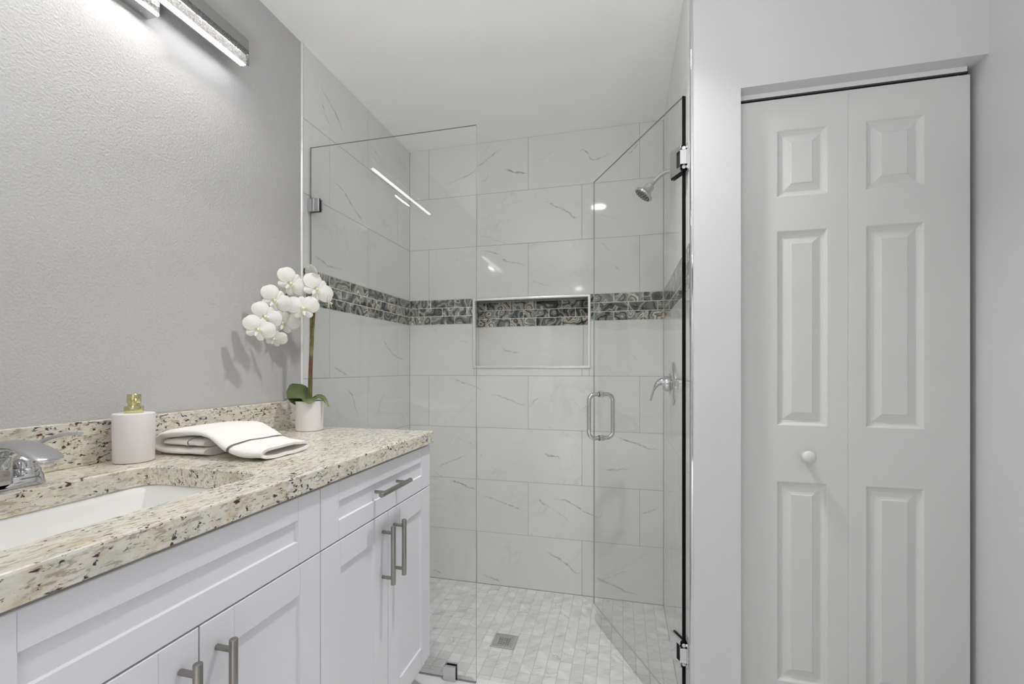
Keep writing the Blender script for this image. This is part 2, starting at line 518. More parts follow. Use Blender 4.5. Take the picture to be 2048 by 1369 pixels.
class MB:
    """collects geometry for one mesh; coordinates are world metres"""

    def __init__(self):
        self.v = []
        self.f = []
        self.mi = []
        self.at = []
        self.mats = []

    def m(self, mat):
        if mat not in self.mats:
            self.mats.append(mat)
        return self.mats.index(mat)

    def add(self, verts, faces, mat, attr=(0, 0, 0)):
        b = len(self.v)
        self.v += [tuple(p) for p in verts]
        k = self.m(mat)
        for f in faces:
            self.f.append([b + i for i in f])
            self.mi.append(k)
            if attr and isinstance(attr[0], (tuple, list)):
                self.at.append([attr[i] for i in f])
            else:
                self.at.append([attr] * len(f))

    def box(self, lo, hi, mat, attr=(0, 0, 0), bev=0.0):
        if bev > 0:
            bm = bmesh.new()
            bmesh.ops.create_cube(bm, size=1.0)
            for vv in bm.verts:
                for i in range(3):
                    vv.co[i] = (lo[i] + hi[i]) / 2 + vv.co[i] * (hi[i] - lo[i])
            bmesh.ops.bevel(bm, geom=list(bm.edges), offset=bev, segments=2, profile=0.5, affect='EDGES')
            self.from_bm(bm, mat)
            return
        x0, y0, z0 = lo
        x1, y1, z1 = hi
        V = [(x0, y0, z0), (x1, y0, z0), (x1, y1, z0), (x0, y1, z0), (x0, y0, z1), (x1, y0, z1), (x1, y1, z1), (x0, y1, z1)]
        F = [(0, 3, 2, 1), (4, 5, 6, 7), (0, 1, 5, 4), (1, 2, 6, 5), (2, 3, 7, 6), (3, 0, 4, 7)]
        self.add(V, F, mat, attr)

    def from_bm(self, bm, mat, attr=(0, 0, 0)):
        bm.verts.ensure_lookup_table()
        bm.verts.index_update()
        self.add([v.co[:] for v in bm.verts], [[v.index for v in f.verts] for f in bm.faces], mat, attr)
        bm.free()

    def tube(self, pts, rad, mat, seg=14, caps=True, flat=None):
        """sweep a circle (or an ellipse: rad=(a,b) with flat=reference up vector) along pts"""
        pts = [Vector(p) for p in pts]
        n = len(pts)
        rads = rad if isinstance(rad, list) else [rad] * n
        T = []
        for i in range(n):
            a = pts[max(0, i - 1)]
            b = pts[min(n - 1, i + 1)]
            T.append((b - a).normalized())
        up = Vector(flat) if flat else (Vector((0, 0, 1)) if abs(T[0].z) < 0.9 else Vector((1, 0, 0)))
        V = []
        for i in range(n):
            s = T[i].cross(up)
            if s.length < 1e-6:
                s = T[i].orthogonal()
            s.normalize()
            u = s.cross(T[i]).normalized()
            if not flat:
                up = u
            r = rads[i]
            ra, rb = (r if isinstance(r, tuple) else (r, r))
            for k in range(seg):
                an = 2 * math.pi * k / seg
                V.append(pts[i] + s * (ra * math.cos(an)) + u * (rb * math.sin(an)))
        F = []
        for i in range(n - 1):
            for k in range(seg):
                k2 = (k + 1) % seg
                F.append((i * seg + k, (i + 1) * seg + k, (i + 1) * seg + k2, i * seg + k2))
        if caps:
            F.append(tuple(range(seg)))
            F.append(tuple((n - 1) * seg + k for k in reversed(range(seg))))
        self.add(V, F, mat)

    def cyl(self, a, b, r, mat, seg=20, bev=0.0):
        a = Vector(a)
        b = Vector(b)
        if bev > 0:
            d = (b - a).normalized()
            self.tube([a, a + d * bev * 0.3, a + d * bev, b - d * bev, b - d * bev * 0.3, b], [r - bev, r - bev * 0.3, r, r, r - bev * 0.3, r - bev], mat, seg)
        else:
            self.tube([a, b], r, mat, seg)

    def lathe(self, prof, mat, origin=(0, 0, 0), axis=(0, 0, 1), seg=40, capb=True, capt=True):
        """prof: list of (radius, height) along axis"""
        o = Vector(origin)
        ax = Vector(axis).normalized()
        e1 = ax.orthogonal().normalized()
        e2 = ax.cross(e1)
        V = []
        for r, h in prof:
            for k in range(seg):
                an = 2 * math.pi * k / seg
                V.append(o + ax * h + e1 * (r * math.cos(an)) + e2 * (r * math.sin(an)))
        F = []
        for i in range(len(prof) - 1):
            for k in range(seg):
                k2 = (k + 1) % seg
                F.append((i * seg + k, i * seg + k2, (i + 1) * seg + k2, (i + 1) * seg + k))
        if capb:
            F.append(tuple(reversed(range(seg))))
        if capt:
            F.append(tuple((len(prof) - 1) * seg + k for k in range(seg)))
        self.add(V, F, mat)

    def grid(self, P, mat, closed_u=False, closed_v=False):
        """P[i][j] points"""
        n, m_ = len(P), len(P[0])
        V = [p for row in P for p in row]
        F = []
        for i in range(n if closed_u else n - 1):
            for j in range(m_ if closed_v else m_ - 1):
                i2, j2 = (i + 1) % n, (j + 1) % m_
                F.append((i * m_ + j, i2 * m_ + j, i2 * m_ + j2, i * m_ + j2))
        self.add(V, F, mat)

    def build(self, name, parent=None, smooth=False, label=None, cat=None, group=None, kind=None, tiles=False, angle=35):
        me = bpy.data.meshes.new(name)
        org = Vector((0, 0, 0))
        if parent is None and self.v:
            xs = [p[0] for p in self.v]
            ys = [p[1] for p in self.v]
            zs = [p[2] for p in self.v]
            org = Vector(((min(xs) + max(xs)) / 2, (min(ys) + max(ys)) / 2, min(zs)))
        elif parent is not None:
            pp = parent
            while pp is not None:
                org += pp.location
                pp = pp.parent
        if tiles:
            # keep the texture space of tiled surfaces in world metres
            org = org * 0
        me.from_pydata([tuple(Vector(p) - org) for p in self.v], [], self.f)
        for mt in self.mats:
            me.materials.append(mt)
        me.polygons.foreach_set('material_index', self.mi)
        if tiles:
            ca = me.color_attributes.new('tile', 'FLOAT_COLOR', 'CORNER')
            i = 0
            buf = []
            for fa in self.at:
                for a in fa:
                    buf += [a[0], a[1], a[2], 1.0]
            ca.data.foreach_set('color', buf)
        me.update()
        o = bpy.data.objects.new(name, me)
        COL.objects.link(o)
        if parent is not None:
            o.parent = parent
        else:
            o.location = org
        if smooth:
            for p in me.polygons:
                p.use_smooth = True
            me.set_sharp_from_angle(angle=R(angle))
        return tag(o, label, cat, group, kind)


def recalc(o):
    bm = bmesh.new()
    bm.from_mesh(o.data)
    bmesh.ops.recalc_face_normals(bm, faces=list(bm.faces))
    bm.to_mesh(o.data)
    bm.free()
    return o


def catmull(pts, n=8):
    pts = [Vector(p) for p in pts]
    P = [pts[0] * 2 - pts[1]] + pts + [pts[-1] * 2 - pts[-2]]
    out = []
    for i in range(1, len(P) - 2):
        for k in range(n):
            t = k / n
            a, b, c, d = P[i - 1], P[i], P[i + 1], P[i + 2]
            out.append(0.5 * ((2 * b) + (c - a) * t + (2 * a - 5 * b + 4 * c - d) * t * t + (3 * b - a - 3 * c + d) * t ** 3))
    out.append(pts[-1])
    return out


def rect_minus(r, h):
    """pieces of rectangle r=(a0,b0,a1,b1) outside rectangle h"""
    a0, b0, a1, b1 = r
    c0, d0, c1, d1 = h
    if a1 <= c0 or a0 >= c1 or b1 <= d0 or b0 >= d1:
        return [r]
    out = []
    if a0 < c0:
        out.append((a0, b0, c0, b1))
    if a1 > c1:
        out.append((c1, b0, a1, b1))
    m0, m1 = max(a0, c0), min(a1, c1)
    if b0 < d0:
        out.append((m0, b0, m1, d0))
    if b1 > d1:
        out.append((m0, d1, m1, b1))
    return out


def tile_rect(mb, fn, nrm, r, mat, rnd, gap=0.0011, h=0.0012):
    """one raised tile: fn(a,b)->point on the grout plane; nrm outward"""
    a0, b0, a1, b1 = r
    if a1 - a0 < 3 * gap or b1 - b0 < 3 * gap:
        return
    n = Vector(nrm)
    base = [fn(a0 + gap, b0 + gap), fn(a1 - gap, b0 + gap), fn(a1 - gap, b1 - gap), fn(a0 + gap, b1 - gap)]
    e = 0.0006
    mid = [fn(a0 + gap, b0 + gap) + n * (h - e), fn(a1 - gap, b0 + gap) + n * (h - e), fn(a1 - gap, b1 - gap) + n * (h - e), fn(a0 + gap, b1 - gap) + n * (h - e)]
    g2 = gap + e
    top = [fn(a0 + g2, b0 + g2) + n * h, fn(a1 - g2, b0 + g2) + n * h, fn(a1 - g2, b1 - g2) + n * h, fn(a0 + g2, b1 - g2) + n * h]
    V = base + mid + top
    F = [(8, 9, 10, 11)]
    for i in range(4):
        j = (i + 1) % 4
        F.append((i, j, 4 + j, 4 + i))
        F.append((4 + i, 4 + j, 8 + j, 8 + i))
    # keep faces pointing outward
    t = (top[1] - top[0]).cross(top[2] - top[1])
    if t.dot(n) < 0:
        F = [tuple(reversed(f)) for f in F]
    mb.add(V, F, mat, rnd)


def vein_strip(mb, fn, nrm, pts, weight, h, mat, rng):
    """a drawn vein on the face of a tile: a thin band whose attribute is 1 on its centre line"""
    n = Vector(nrm)
    P = []
    for i in range(len(pts) - 1):
        (a0, b0), (a1, b1) = pts[i], pts[i + 1]
        L = math.hypot(a1 - a0, b1 - b0)
        k = max(1, int(L / 0.012))
        for j in range(k):
            t = j / k
            P.append((a0 + (a1 - a0) * t, b0 + (b1 - b0) * t))
    P.append(pts[-1])
    if len(P) < 3:
        P.insert(1, ((P[0][0] + P[1][0]) / 2, (P[0][1] + P[1][1]) / 2))
    m_ = len(P)
    Q = []
    for i, (a, b) in enumerate(P):
        if 0 < i < m_ - 1:
            a += rng.uniform(-1, 1) * 0.0028
            b += rng.uniform(-1, 1) * 0.0028
        Q.append(Vector((a, b)))
    w0 = (0.0, 0.0052, 0.0072, 0.0090)[weight]
    s0 = (0.0, 0.55, 0.78, 1.0)[weight]
    rows = []
    att = []
    for i, q in enumerate(Q):
        d = (Q[min(m_ - 1, i + 1)] - Q[max(0, i - 1)])
        d = d.normalized() if d.length > 0 else Vector((1, 0))
        s = Vector((-d.y, d.x))
        tt = i / (m_ - 1)
        env = min(1.0, 5 * tt, 5 * (1 - tt))
        w = w0 * (0.45 + 0.75 * rng.random()) * (0.4 + 0.6 * env)
        st = s0 * (0.25 + 0.75 * env) * (0.55 + 0.6 * rng.random())
        rows.append([q - s * w, q, q + s * w])
        att.append([0.0, min(1, st), 0.0])
    V = []
    A = []
    for r_, a_ in zip(rows, att):
        for q, av in zip(r_, a_):
            V.append(fn(q.x, q.y) + n * h)
            A.append((0.37, av, 0.5))
    F = []
    for i in range(m_ - 1):
        for j in range(2):
            F.append((i * 3 + j, (i + 1) * 3 + j, (i + 1) * 3 + j + 1, i * 3 + j + 1))
    p0, p1, p2 = V[F[0][0]], V[F[0][1]], V[F[0][2]]
    if (p1 - p0).cross(p2 - p1).dot(n) < 0:
        F = [tuple(reversed(f)) for f in F]
    mb.add(V, F, mat, A)

# ------------------------------------------------------------------ room dimensions
T = 0.302                     # tile course
ACC = 0.148                   # accent band
W = 1.4609                    # shower width
H = 2.56                      # ceiling
FY = -0.937                   # plane of the closet wall and of the tile edges
XR = 2.243                    # right wall
FZ = 0.05                     # room floor (the shower pan lies lower)
REAR = -5.6
GLASS_Y = -0.886
DOOR_Y = -0.895
NI = (0.410, 1.2575, 1.074, 1.650)   # niche opening x0,z0,x1,z1
ND = 0.09
rng = random.Random(7)


def rnd():
    return (rng.random(), 0.0, rng.random())


COURSES = [(k * T, (k + 1) * T, k) for k in range(5)] + [(5 * T + ACC, 6 * T + ACC, 5), (6 * T + ACC, 7 * T + ACC, 6), (7 * T + ACC, H, 7)]
AROWS = [(5 * T + i * ACC / 3, 5 * T + (i + 1) * ACC / 3, i) for i in range(3)]


def spans(lo, hi, start, step):
    """tile spans between lo and hi with joints at start + k*step"""
    k = math.floor((lo - start) / step)
    out = []
    a = lo
    while a < hi - 1e-6:
        b = start + (k + 1) * step
        if b > a + 1e-6:
            out.append((a, min(b, hi)))
            a = min(b, hi)
        k += 1
    return out


def tile_wall(mb, fn, nrm, lo, hi, odd, even, arow_odd, arow_even, hole=None):
    for z0, z1, k in COURSES:
        for a, b in spans(lo, hi, odd if k % 2 else even, 0.607):
            r3 = rnd()
            for r in (rect_minus((a, z0, b, z1), hole) if hole else [(a, z0, b, z1)]):
                tile_rect(mb, fn, nrm, r, M['marble'], r3)
    for z0, z1, k in AROWS:
        for a, b in spans(lo, hi, arow_even if k == 1 else arow_odd, 0.1525):
            r3 = (rng.random(), rng.random(), rng.random())
            for r in (rect_minus((a, z0, b, z1), hole) if hole else [(a, z0, b, z1)]):
                tile_rect(mb, fn, nrm, r, M['grout_accent'], r3, gap=0.0001, h=0.0009)
                tile_rect(mb, fn, nrm, r, M['agate'], r3, gap=0.0017, h=0.0016)


VEINS_BACK = [(2,[(0.606,2.532),(0.543,2.498),(0.512,2.475),(0.452,2.436),(0.431,2.426),(0.411,2.402),(0.375,2.382),(0.268,2.351),(0.192,2.339)]),(1,[(0.504,2.384),(0.488,2.352),(0.476,2.334),(0.452,2.336)]),(3,[(0.583,2.395),(0.629,2.382),(0.653,2.368),(0.691,2.364),(0.726,2.355)]),(1,[(0.771,2.427),(0.828,2.428),(0.88,2.47),(0.872,2.492)]),(2,[(1.008,2.429),(1.033,2.455),(1.065,2.437),(1.083,2.399),(1.097,2.388),(1.147,2.399),(1.189,2.419)]),(2,[(1.333,2.451),(1.313,2.429),(1.299,2.409),(1.278,2.398)]),(1,[(0.764,2.204),(0.767,2.226),(0.79,2.246)]),(3,[(0.82,2.195),(0.865,2.169),(0.917,2.139),(0.961,2.117),(0.975,2.097),(0.99,2.082),(1.026,2.085)]),(1,[(0.431,2.02),(0.504,2.011),(0.535,1.989),(0.583,1.971),(0.645,1.967)]),(1,[(0.259,2.223),(0.276,2.214),(0.342,2.196)]),(1,[(1.119,2.096),(1.196,2.065),(1.244,2.036)]),(1,[(1.296,2.036),(1.299,2.014)]),(2,[(1.123,1.938),(1.147,1.926),(1.189,1.887)]),(2,[(0.464,1.937),(0.528,1.92),(0.563,1.906)]),(2,[(0.555,1.884),(0.63,1.857),(0.684,1.846),(0.726,1.829)]),(1,[(0.737,1.754),(0.782,1.733),(0.864,1.707),(0.879,1.729)]),(2,[(1.208,1.809),(1.226,1.791),(1.239,1.776)]),(1,[(1.291,1.336),(1.318,1.301),(1.332,1.273)]),(1,[(0.302,1.414),(0.384,1.402)]),(2,[(0.252,1.193),(0.294,1.186),(0.343,1.167),(0.424,1.144),(0.464,1.11)]),(2,[(0.504,1.103),(0.559,1.093),(0.622,1.071),(0.684,1.046),(0.729,1.043)]),(2,[(0.738,1.028),(0.767,1.066),(0.797,1.089)]),(1,[(0.989,1.077),(1.011,1.041)]),(2,[(1.036,1.02),(1.061,1.046)]),(1,[(0.864,1.127),(0.909,1.149),(0.931,1.168)]),(1,[(0.283,0.841),(0.265,0.816),(0.251,0.794)]),(1,[(0.291,0.842),(0.354,0.827),(0.415,0.797)]),(2,[(0.16,0.684),(0.192,0.668),(0.283,0.707),(0.38,0.749)]),(1,[(0.156,0.632),(0.219,0.605)]),(3,[(0.251,0.589),(0.327,0.575),(0.38,0.553),(0.428,0.544)]),(2,[(0.446,0.516),(0.493,0.503),(0.562,0.487),(0.629,0.464),(0.704,0.441),(0.733,0.446)]),(1,[(0.511,0.694),(0.545,0.658)]),(2,[(0.579,0.66),(0.608,0.646)]),(3,[(0.811,0.781),(0.851,0.759),(0.899,0.758),(0.923,0.735)]),(3,[(0.795,0.52),(0.807,0.497),(0.859,0.469)]),(1,[(0.859,0.469),(0.923,0.438),(0.971,0.391)]),(2,[(0.867,0.525),(0.939,0.518),(1.002,0.491),(1.057,0.456),(1.126,0.435),(1.156,0.476)]),(3,[(1.216,0.884),(1.261,0.863),(1.327,0.847),(1.378,0.826),(1.443,0.818)]),(2,[(1.141,0.696),(1.209,0.701),(1.298,0.712)]),(2,[(1.342,0.471),(1.378,0.482),(1.436,0.516)]),(2,[(0.743,0.313),(0.754,0.31),(0.77,0.303)]),(1,[(0.77,0.265),(0.774,0.233)]),(3,[(0.827,0.231),(0.876,0.204),(0.915,0.184),(0.963,0.157),(0.983,0.132),(1.002,0.121),(1.033,0.124)]),(3,[(1.08,0.114),(1.103,0.114),(1.148,0.092),(1.216,0.073),(1.276,0.045),(1.342,0.038)]),(1,[(1.148,0.096),(1.224,0.139),(1.283,0.165)]),(2,[(0.441,0.06),(0.493,0.045),(0.545,0.03),(0.596,0.012)]),(2,[(0.146,0.049),(0.21,0.03)]),(1,[(0.146,0.1),(0.201,0.101)]),(2,[(0.446,0.752),(0.463,0.737)]),(1,[(0.839,0.926),(0.876,0.913)])]
VEINS_NICHE = [(2,[(0.55,1.377),(0.575,1.353),(0.615,1.349),(0.663,1.341)]),(1,[(0.862,1.461),(0.885,1.449)]),(1,[(1.017,1.372),(1.032,1.356)])]
VEINS_LEFT = [(2,[(-0.819,2.473),(-0.809,2.446),(-0.783,2.435),(-0.725,2.401),(-0.68,2.363),(-0.663,2.323)]),(2,[(-0.811,2.396),(-0.794,2.356),(-0.768,2.33),(-0.741,2.317)]),(1,[(-0.895,2.208),(-0.867,2.2)]),(1,[(-0.829,2.18),(-0.799,2.168),(-0.768,2.156)]),(2,[(-0.757,2.107),(-0.714,2.083),(-0.657,2.071),(-0.573,2.015),(-0.481,1.97)]),(2,[(-0.453,2.391),(-0.381,2.379),(-0.32,2.35)]),(2,[(-0.9,1.729),(-0.827,1.716),(-0.769,1.698),(-0.654,1.704)]),(2,[(-0.333,1.422),(-0.257,1.363),(-0.193,1.325),(-0.09,1.302),(-0.053,1.259)]),(2,[(-0.739,1.257),(-0.676,1.237),(-0.62,1.213)]),(2,[(-0.642,1.162),(-0.585,1.118),(-0.567,1.061),(-0.53,1.007)]),(2,[(-0.288,1.124),(-0.333,1.071),(-0.37,1.005)])]

vr = random.Random(3)

# tiled left wall of the shower
mb = MB()
mb.box((-0.16, FY, -0.05), (-0.0012, 0.14, H), M['grout_white'])
fl = lambda a, b: Vector((-0.0012, a, b))
tile_wall(mb, fl, (1, 0, 0), FY + 0.010, 0.0, -0.455, -0.152, -0.6071, -0.5231)
for w_, p_ in VEINS_LEFT:
    vein_strip(mb, fl, (1, 0, 0), p_, w_, 0.00135, M['marble'], vr)
mb.build('wall_shower_left', tiles=True, kind='structure', label='left shower wall of veined white marble tiles with a grey agate mosaic band', cat='wall')

# tiled back wall with the niche
mb = MB()
for r in rect_minus((-0.0012, -0.05, W + 0.0012, H), NI):
    mb.box((r[0], 0.0012, r[1]), (r[2], 0.14, r[3]), M['grout_white'])
mb.box((NI[0] - 0.02, ND + 0.0012, NI[1] - 0.02), (NI[2] + 0.02, 0.139, NI[3] + 0.02), M['grout_white'])
fb = lambda a, b: Vector((a, 0.0012, b))
tile_wall(mb, fb, (0, -1, 0), 0.0, W, 0.733, 0.428, 0.1379, 0.0596, hole=NI)
for w_, p_ in VEINS_BACK:
    vein_strip(mb, fb, (0, -1, 0), p_, w_, 0.00135, M['marble'], vr)
# inside of the niche
fnb = lambda a, b: Vector((a, ND + 0.0012, b))
for a, b in ((NI[0], 1.035), (1.035, NI[2])):
    tile_rect(mb, fnb, (0, -1, 0), (a, NI[1], b, 1.4965), M['marble'], rnd())
for i in range(3):
    for a, b in spans(NI[0], NI[2], 0.075 if i == 1 else 0.15, 0.1525):
        tile_rect(mb, fnb, (0, -1, 0), (a, 1.4965 + i * ACC / 3, b, min(NI[3], 1.4965 + (i + 1) * ACC / 3)), M['agate'], (rng.random(), 0.6 + 0.4 * rng.random(), rng.random()), gap=0.0017, h=0.0016)
        tile_rect(mb, fnb, (0, -1, 0), (a, 1.4965 + i * ACC / 3, b, min(NI[3], 1.4965 + (i + 1) * ACC / 3)), M['grout_accent'], rnd(), gap=0.0001, h=0.0009)
for w_, p_ in VEINS_NICHE:
    vein_strip(mb, fnb, (0, -1, 0), p_, w_, 0.00135, M['marble'], vr)
for nm, X, nx in (('l', NI[0] - 0.0, 1), ('r', NI[2], -1)):
    fs = lambda a, b, X=X: Vector((X, a, b))
    tile_rect(mb, fs, (nx, 0, 0), (0.003, NI[1], ND, 1.4965), M['marble'], rnd())
    for i in range(3):
        tile_rect(mb, fs, (nx, 0, 0), (0.003, 1.4965 + i * ACC / 3, ND, min(NI[3], 1.4965 + (i + 1) * ACC / 3)), M['agate'], (rng.random(), rng.random(), rng.random()), gap=0.0014, h=0.0016)
tile_rect(mb, lambda a, b: Vector((a, b, NI[1])), (0, 0, 1), (NI[0], 0.003, NI[2], ND), M['marble'], rnd())
tile_rect(mb, lambda a, b: Vector((a, b, NI[3])), (0, 0, -1), (NI[0], 0.003, NI[2], ND), M['agate'], rnd())
mb.build('wall_shower_back', tiles=True, kind='structure', label='back shower wall of marble tiles with agate band and recessed niche', cat='wall')

# tiled right wall of the shower
mb = MB()
mb.box((W + 0.0012, FY + 0.003, -0.05), (W + 0.035, 0.0, H), M['grout_white'])
fr = lambda a, b: Vector((W + 0.0012, a, b))
tile_wall(mb, fr, (-1, 0, 0), FY + 0.012, 0.0, -0.28, -0.585, -0.90, -0.825)
mb.build('wall_shower_right', tiles=True, kind='structure', label='right shower wall of marble tiles carrying the shower head and valve', cat='wall')

# mosaic shower floor, with a hole for the drain
mb = MB()
DR = (0.670, -0.548, 0.779, -0.441)
for r in rect_minus((0.0, -0.855, W, 0.0), DR):
    mb.box((r[0], r[1], -0.06), (r[2], r[3], -0.0008), M['grout_floor'])
mb.box((DR[0] - .01, DR[1] - .01, -0.06), (DR[2] + .01, DR[3] + .01, -0.03), M['dark'])
fz = lambda a, b: Vector((a, b, -0.0008))
s = 0.0522
for i in range(int(W / s) + 1):
    for j in range(int(0.855 / s) + 2):
        x0, y0 = i * s, -0.002 - (j + 1) * s
        r3 = rnd()
        r = (x0, max(-0.855, y0), min(W, x0 + s), y0 + s)
        if r[3] - r[1] < 0.004 or r[2] - r[0] < 0.004:
            continue
        for q in rect_minus(r, DR):
            tile_rect(mb, fz, (0, 0, 1), q, M['mosaic'], r3, gap=0.0009, h=0.0008)
mb.build('floor', tiles=True, kind='structure', label='shower floor of small square marble mosaic tiles', cat='floor')

# curb under the glass
mb = MB()
mb.box((0.0, -0.985, -0.05), (W, -0.855, 0.075), M['curb'], bev=0.004)
mb.build('trim_1', kind='structure', label='white stone curb at the foot of the fixed glass panel', cat='curb')

# room floor
mb = MB()
mb.box((-0.1, REAR, -0.05), (XR + 0.1, -0.985, FZ - 0.0012), M['grout'])
ff = lambda a, b: Vector((a, b, FZ - 0.0012))
for i in range(4):
    for j in range(16):
        tile_rect(mb, ff, (0, 0, 1), (i * 0.607, -0.986 - (j + 1) * 0.302, min(XR, (i + 1) * 0.607), -0.986 - j * 0.302), M['floor'], rnd())
mb.build('floor', tiles=True, kind='structure', label='pale tiled bathroom floor in front of the vanity', cat='floor')

# painted walls
mb = MB()
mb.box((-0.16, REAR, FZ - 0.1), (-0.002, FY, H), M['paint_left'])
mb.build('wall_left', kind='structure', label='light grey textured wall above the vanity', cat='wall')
mb = MB()
mb.box((W + 0.035, FY, 0.0), (1.610, 0.0, H), M['paint'])
mb.box((W + 0.004, FY, 0.0), (W + 0.035, FY + 0.003, H), M['paint'])
mb.box((1.610, FY, 2.131), (XR, FY + 0.10, H), M['paint'])
mb.box((1.610, -0.30, 0.0), (XR, 0.0, 2.4), M['closet'])  # closet lining, its shade put in as dark colour
mb.box((1.610, FY + 0.10, 2.20), (XR, -0.30, 2.40), M['closet'])
mb.box((1.610, DOOR_Y + 0.04, 0.0), (1.614, -0.30, 2.2), M['closet'])
mb.box((XR - 0.004, DOOR_Y + 0.036, 0.0), (XR, -0.30, 2.2), M['closet'])
mb.box((1.614, DOOR_Y + 0.05, 0.0), (XR - 0.004, -0.30, FZ), M['closet'])
mb.box((1.611, FY + 0.075, 2.127), (XR - 0.001, FY + 0.099, 2.1312), M['closet'])
mb.build('wall_front', kind='structure', label='white painted wall around the closet opening', cat='wall')
mb = MB()
mb.box((XR, REAR, 0.0), (XR + 0.15, 0.0, H), M['paint'])
mb.build('wall_right', kind='structure', label='plain white wall right of the closet door', cat='wall')
mb = MB()
mb.box((-0.16, REAR - 0.15, 0.0), (XR + 0.15, REAR, H), M['rear_darkened'])
mb.build('wall_rear', kind='structure', label='unseen rear wall, darkened for the reflections in chrome', cat='wall')
mb = MB()
mb.box((-0.16, REAR - 0.15, H), (XR + 0.15, 0.14, H + 0.12), M['ceiling'])
mb.build('ceiling', kind='structure', label='white ceiling over vanity and shower', cat='ceiling')

# metal tile edges
mb = MB()
mb.tube([(-0.001, FY + 0.0045, 0.076), (-0.001, FY + 0.0045, H - 0.001)], 0.0055, M['trim'], 12)
mb.build('trim_2', smooth=True, kind='structure', label='slim metal edge strip between textured wall and left shower tiles', cat='tile edge')
mb = MB()
prof = []
for i in range(7):
    an = math.pi / 2 * i / 6
    prof.append((W + 0.006 - 0.0062 * math.sin(an), FY + 0.006 - 0.0068 * math.cos(an)))
prof = [(W + 0.0085, FY - 0.0008)] + prof + [(W - 0.0002, FY + 0.011), (W + 0.006, FY + 0.011), (W + 0.0085, FY + 0.004)]
mb.grid([[(x, y, z) for x, y in prof] for z in (0.076, H - 0.001)], M['chrome'], closed_v=True)
recalc(mb.build('trim_3', smooth=True, kind='structure', label='chrome tile edge on the corner beside the glass door', cat='tile edge', angle=50))
mb = MB()


def frame_ring(mb, x0, z0, x1, z1, wd, mat):
    prof = [(0.0, 0.004), (-0.001, -0.002), (0.002, -0.006), (0.007, -0.0075), (0.0135, -0.006), (0.0152, -0.002), (0.0152, 0.012)]
    rows = []
    for (sx, sz, X, Z) in ((1, 1, x0, z0), (-1, 1, x1, z0), (-1, -1, x1, z1), (1, -1, x0, z1)):
        rows.append([(X + sx * o, d, Z + sz * o) for o, d in prof])
    mb.grid(rows, mat, closed_u=True)


frame_ring(mb, NI[0] - 0.008, NI[1] - 0.008, NI[2] + 0.008, NI[3] + 0.008, 0.012, M['trim'])
recalc(mb.build('trim_4', smooth=True, kind='structure', label='slim metal frame around the shower niche', cat='niche frame', angle=50))

# ------------------------------------------------------------------ bifold closet door


def panel_face(mb, fn, rect, panels, loops, mat):
    """front face with recessed panels. fn(a,b,d): d = outward offset. loops: list of (inset, depth)"""
    a0, b0, a1, b1 = rect
    xs = sorted({a0, a1} | {p[0] for p in panels} | {p[2] for p in panels})
    zs = sorted({b0, b1} | {p[1] for p in panels} | {p[3] for p in panels})
    for i in range(len(xs) - 1):
        for j in range(len(zs) - 1):
            cx_, cz_ = (xs[i] + xs[i + 1]) / 2, (zs[j] + zs[j + 1]) / 2
            if any(p[0] < cx_ < p[2] and p[1] < cz_ < p[3] for p in panels):
                continue
            mb.add([fn(xs[i], zs[j], 0), fn(xs[i + 1], zs[j], 0), fn(xs[i + 1], zs[j + 1], 0), fn(xs[i], zs[j + 1], 0)], [(0, 1, 2, 3)], mat)
    for p in panels:
        rows = []
        for ins, d in loops:
            rows.append([fn(p[0] + ins, p[1] + ins, d), fn(p[2] - ins, p[1] + ins, d), fn(p[2] - ins, p[3] - ins, d), fn(p[0] + ins, p[3] - ins, d)])
        mb.grid(rows, mat, closed_v=True)
        mb.add(rows[-1], [(0, 1, 2, 3)], mat)


def slab_sides(mb, fn, rect, th, mat, ease=0.0015):
    a0, b0, a1, b1 = rect
    c = [(a0, b0), (a1, b0), (a1, b1), (a0, b1)]
    ci = [(a0 - ease, b0 - ease), (a1 + ease, b0 - ease), (a1 + ease, b1 + ease), (a0 - ease, b1 + ease)]
    rows = [[fn(a, b, 0) for a, b in c], [fn(a, b, -ease) for a, b in ci], [fn(a, b, -th) for a, b in ci]]
    mb.grid(rows, mat, closed_v=True)
    mb.add(rows[-1], [(3, 2, 1, 0)], mat)


door = empty('door_1', (1.921, DOOR_Y, FZ), 'white bifold closet door with six moulded panels and a round knob', 'closet door', kind='structure')
LOOPS = [(0, 0), (0.003, -0.0015), (0.006, -0.005), (0.010, -0.0075), (0.0125, -0.008), (0.0150, -0.0095), (0.0175, -0.0095), (0.0395, -0.0035), (0.0415, -0.0015), (0.043, -0.0015)]
for xa, xb, pa, pb in ((1.6135, 1.9205, 1.7245, 1.8650), (1.9217, 2.2270, 1.9670, 2.1155)):
    mb = MB()
    fd = lambda a, b, d: Vector((a, DOOR_Y - d, b))
    rect = (xa + 0.0009, 0.065, xb - 0.0009, 2.103)
    pans = [(pa, 0.262, pb, 0.894), (pa, 1.071, pb, 1.685), (pa, 1.793, pb, 2.004)]
    panel_face(mb, fd, rect, pans, LOOPS, M['door'])
    slab_sides(mb, fd, rect, 0.034, M['door'])
    leaf = recalc(mb.build('door_leaf', door))
    if xa < 1.7:
        kb = MB()
        kb.lathe([(0.011, 0.0), (0.0105, 0.006), (0.0085, 0.011), (0.010, 0.016), (0.0165, 0.021), (0.0198, 0.027), (0.0195, 0.033), (0.0155, 0.038), (0.008, 0.0405), (0.002, 0.041)], M['door'], (1.8035, DOOR_Y, 0.9785), (0, -1, 0), 32)
        kb.build('knob', leaf, smooth=True)
mb = MB()
mb.box((1.611, DOOR_Y + 0.004, 2.1165), (2.222, DOOR_Y + 0.006, 2.1308), M['white_metal'])
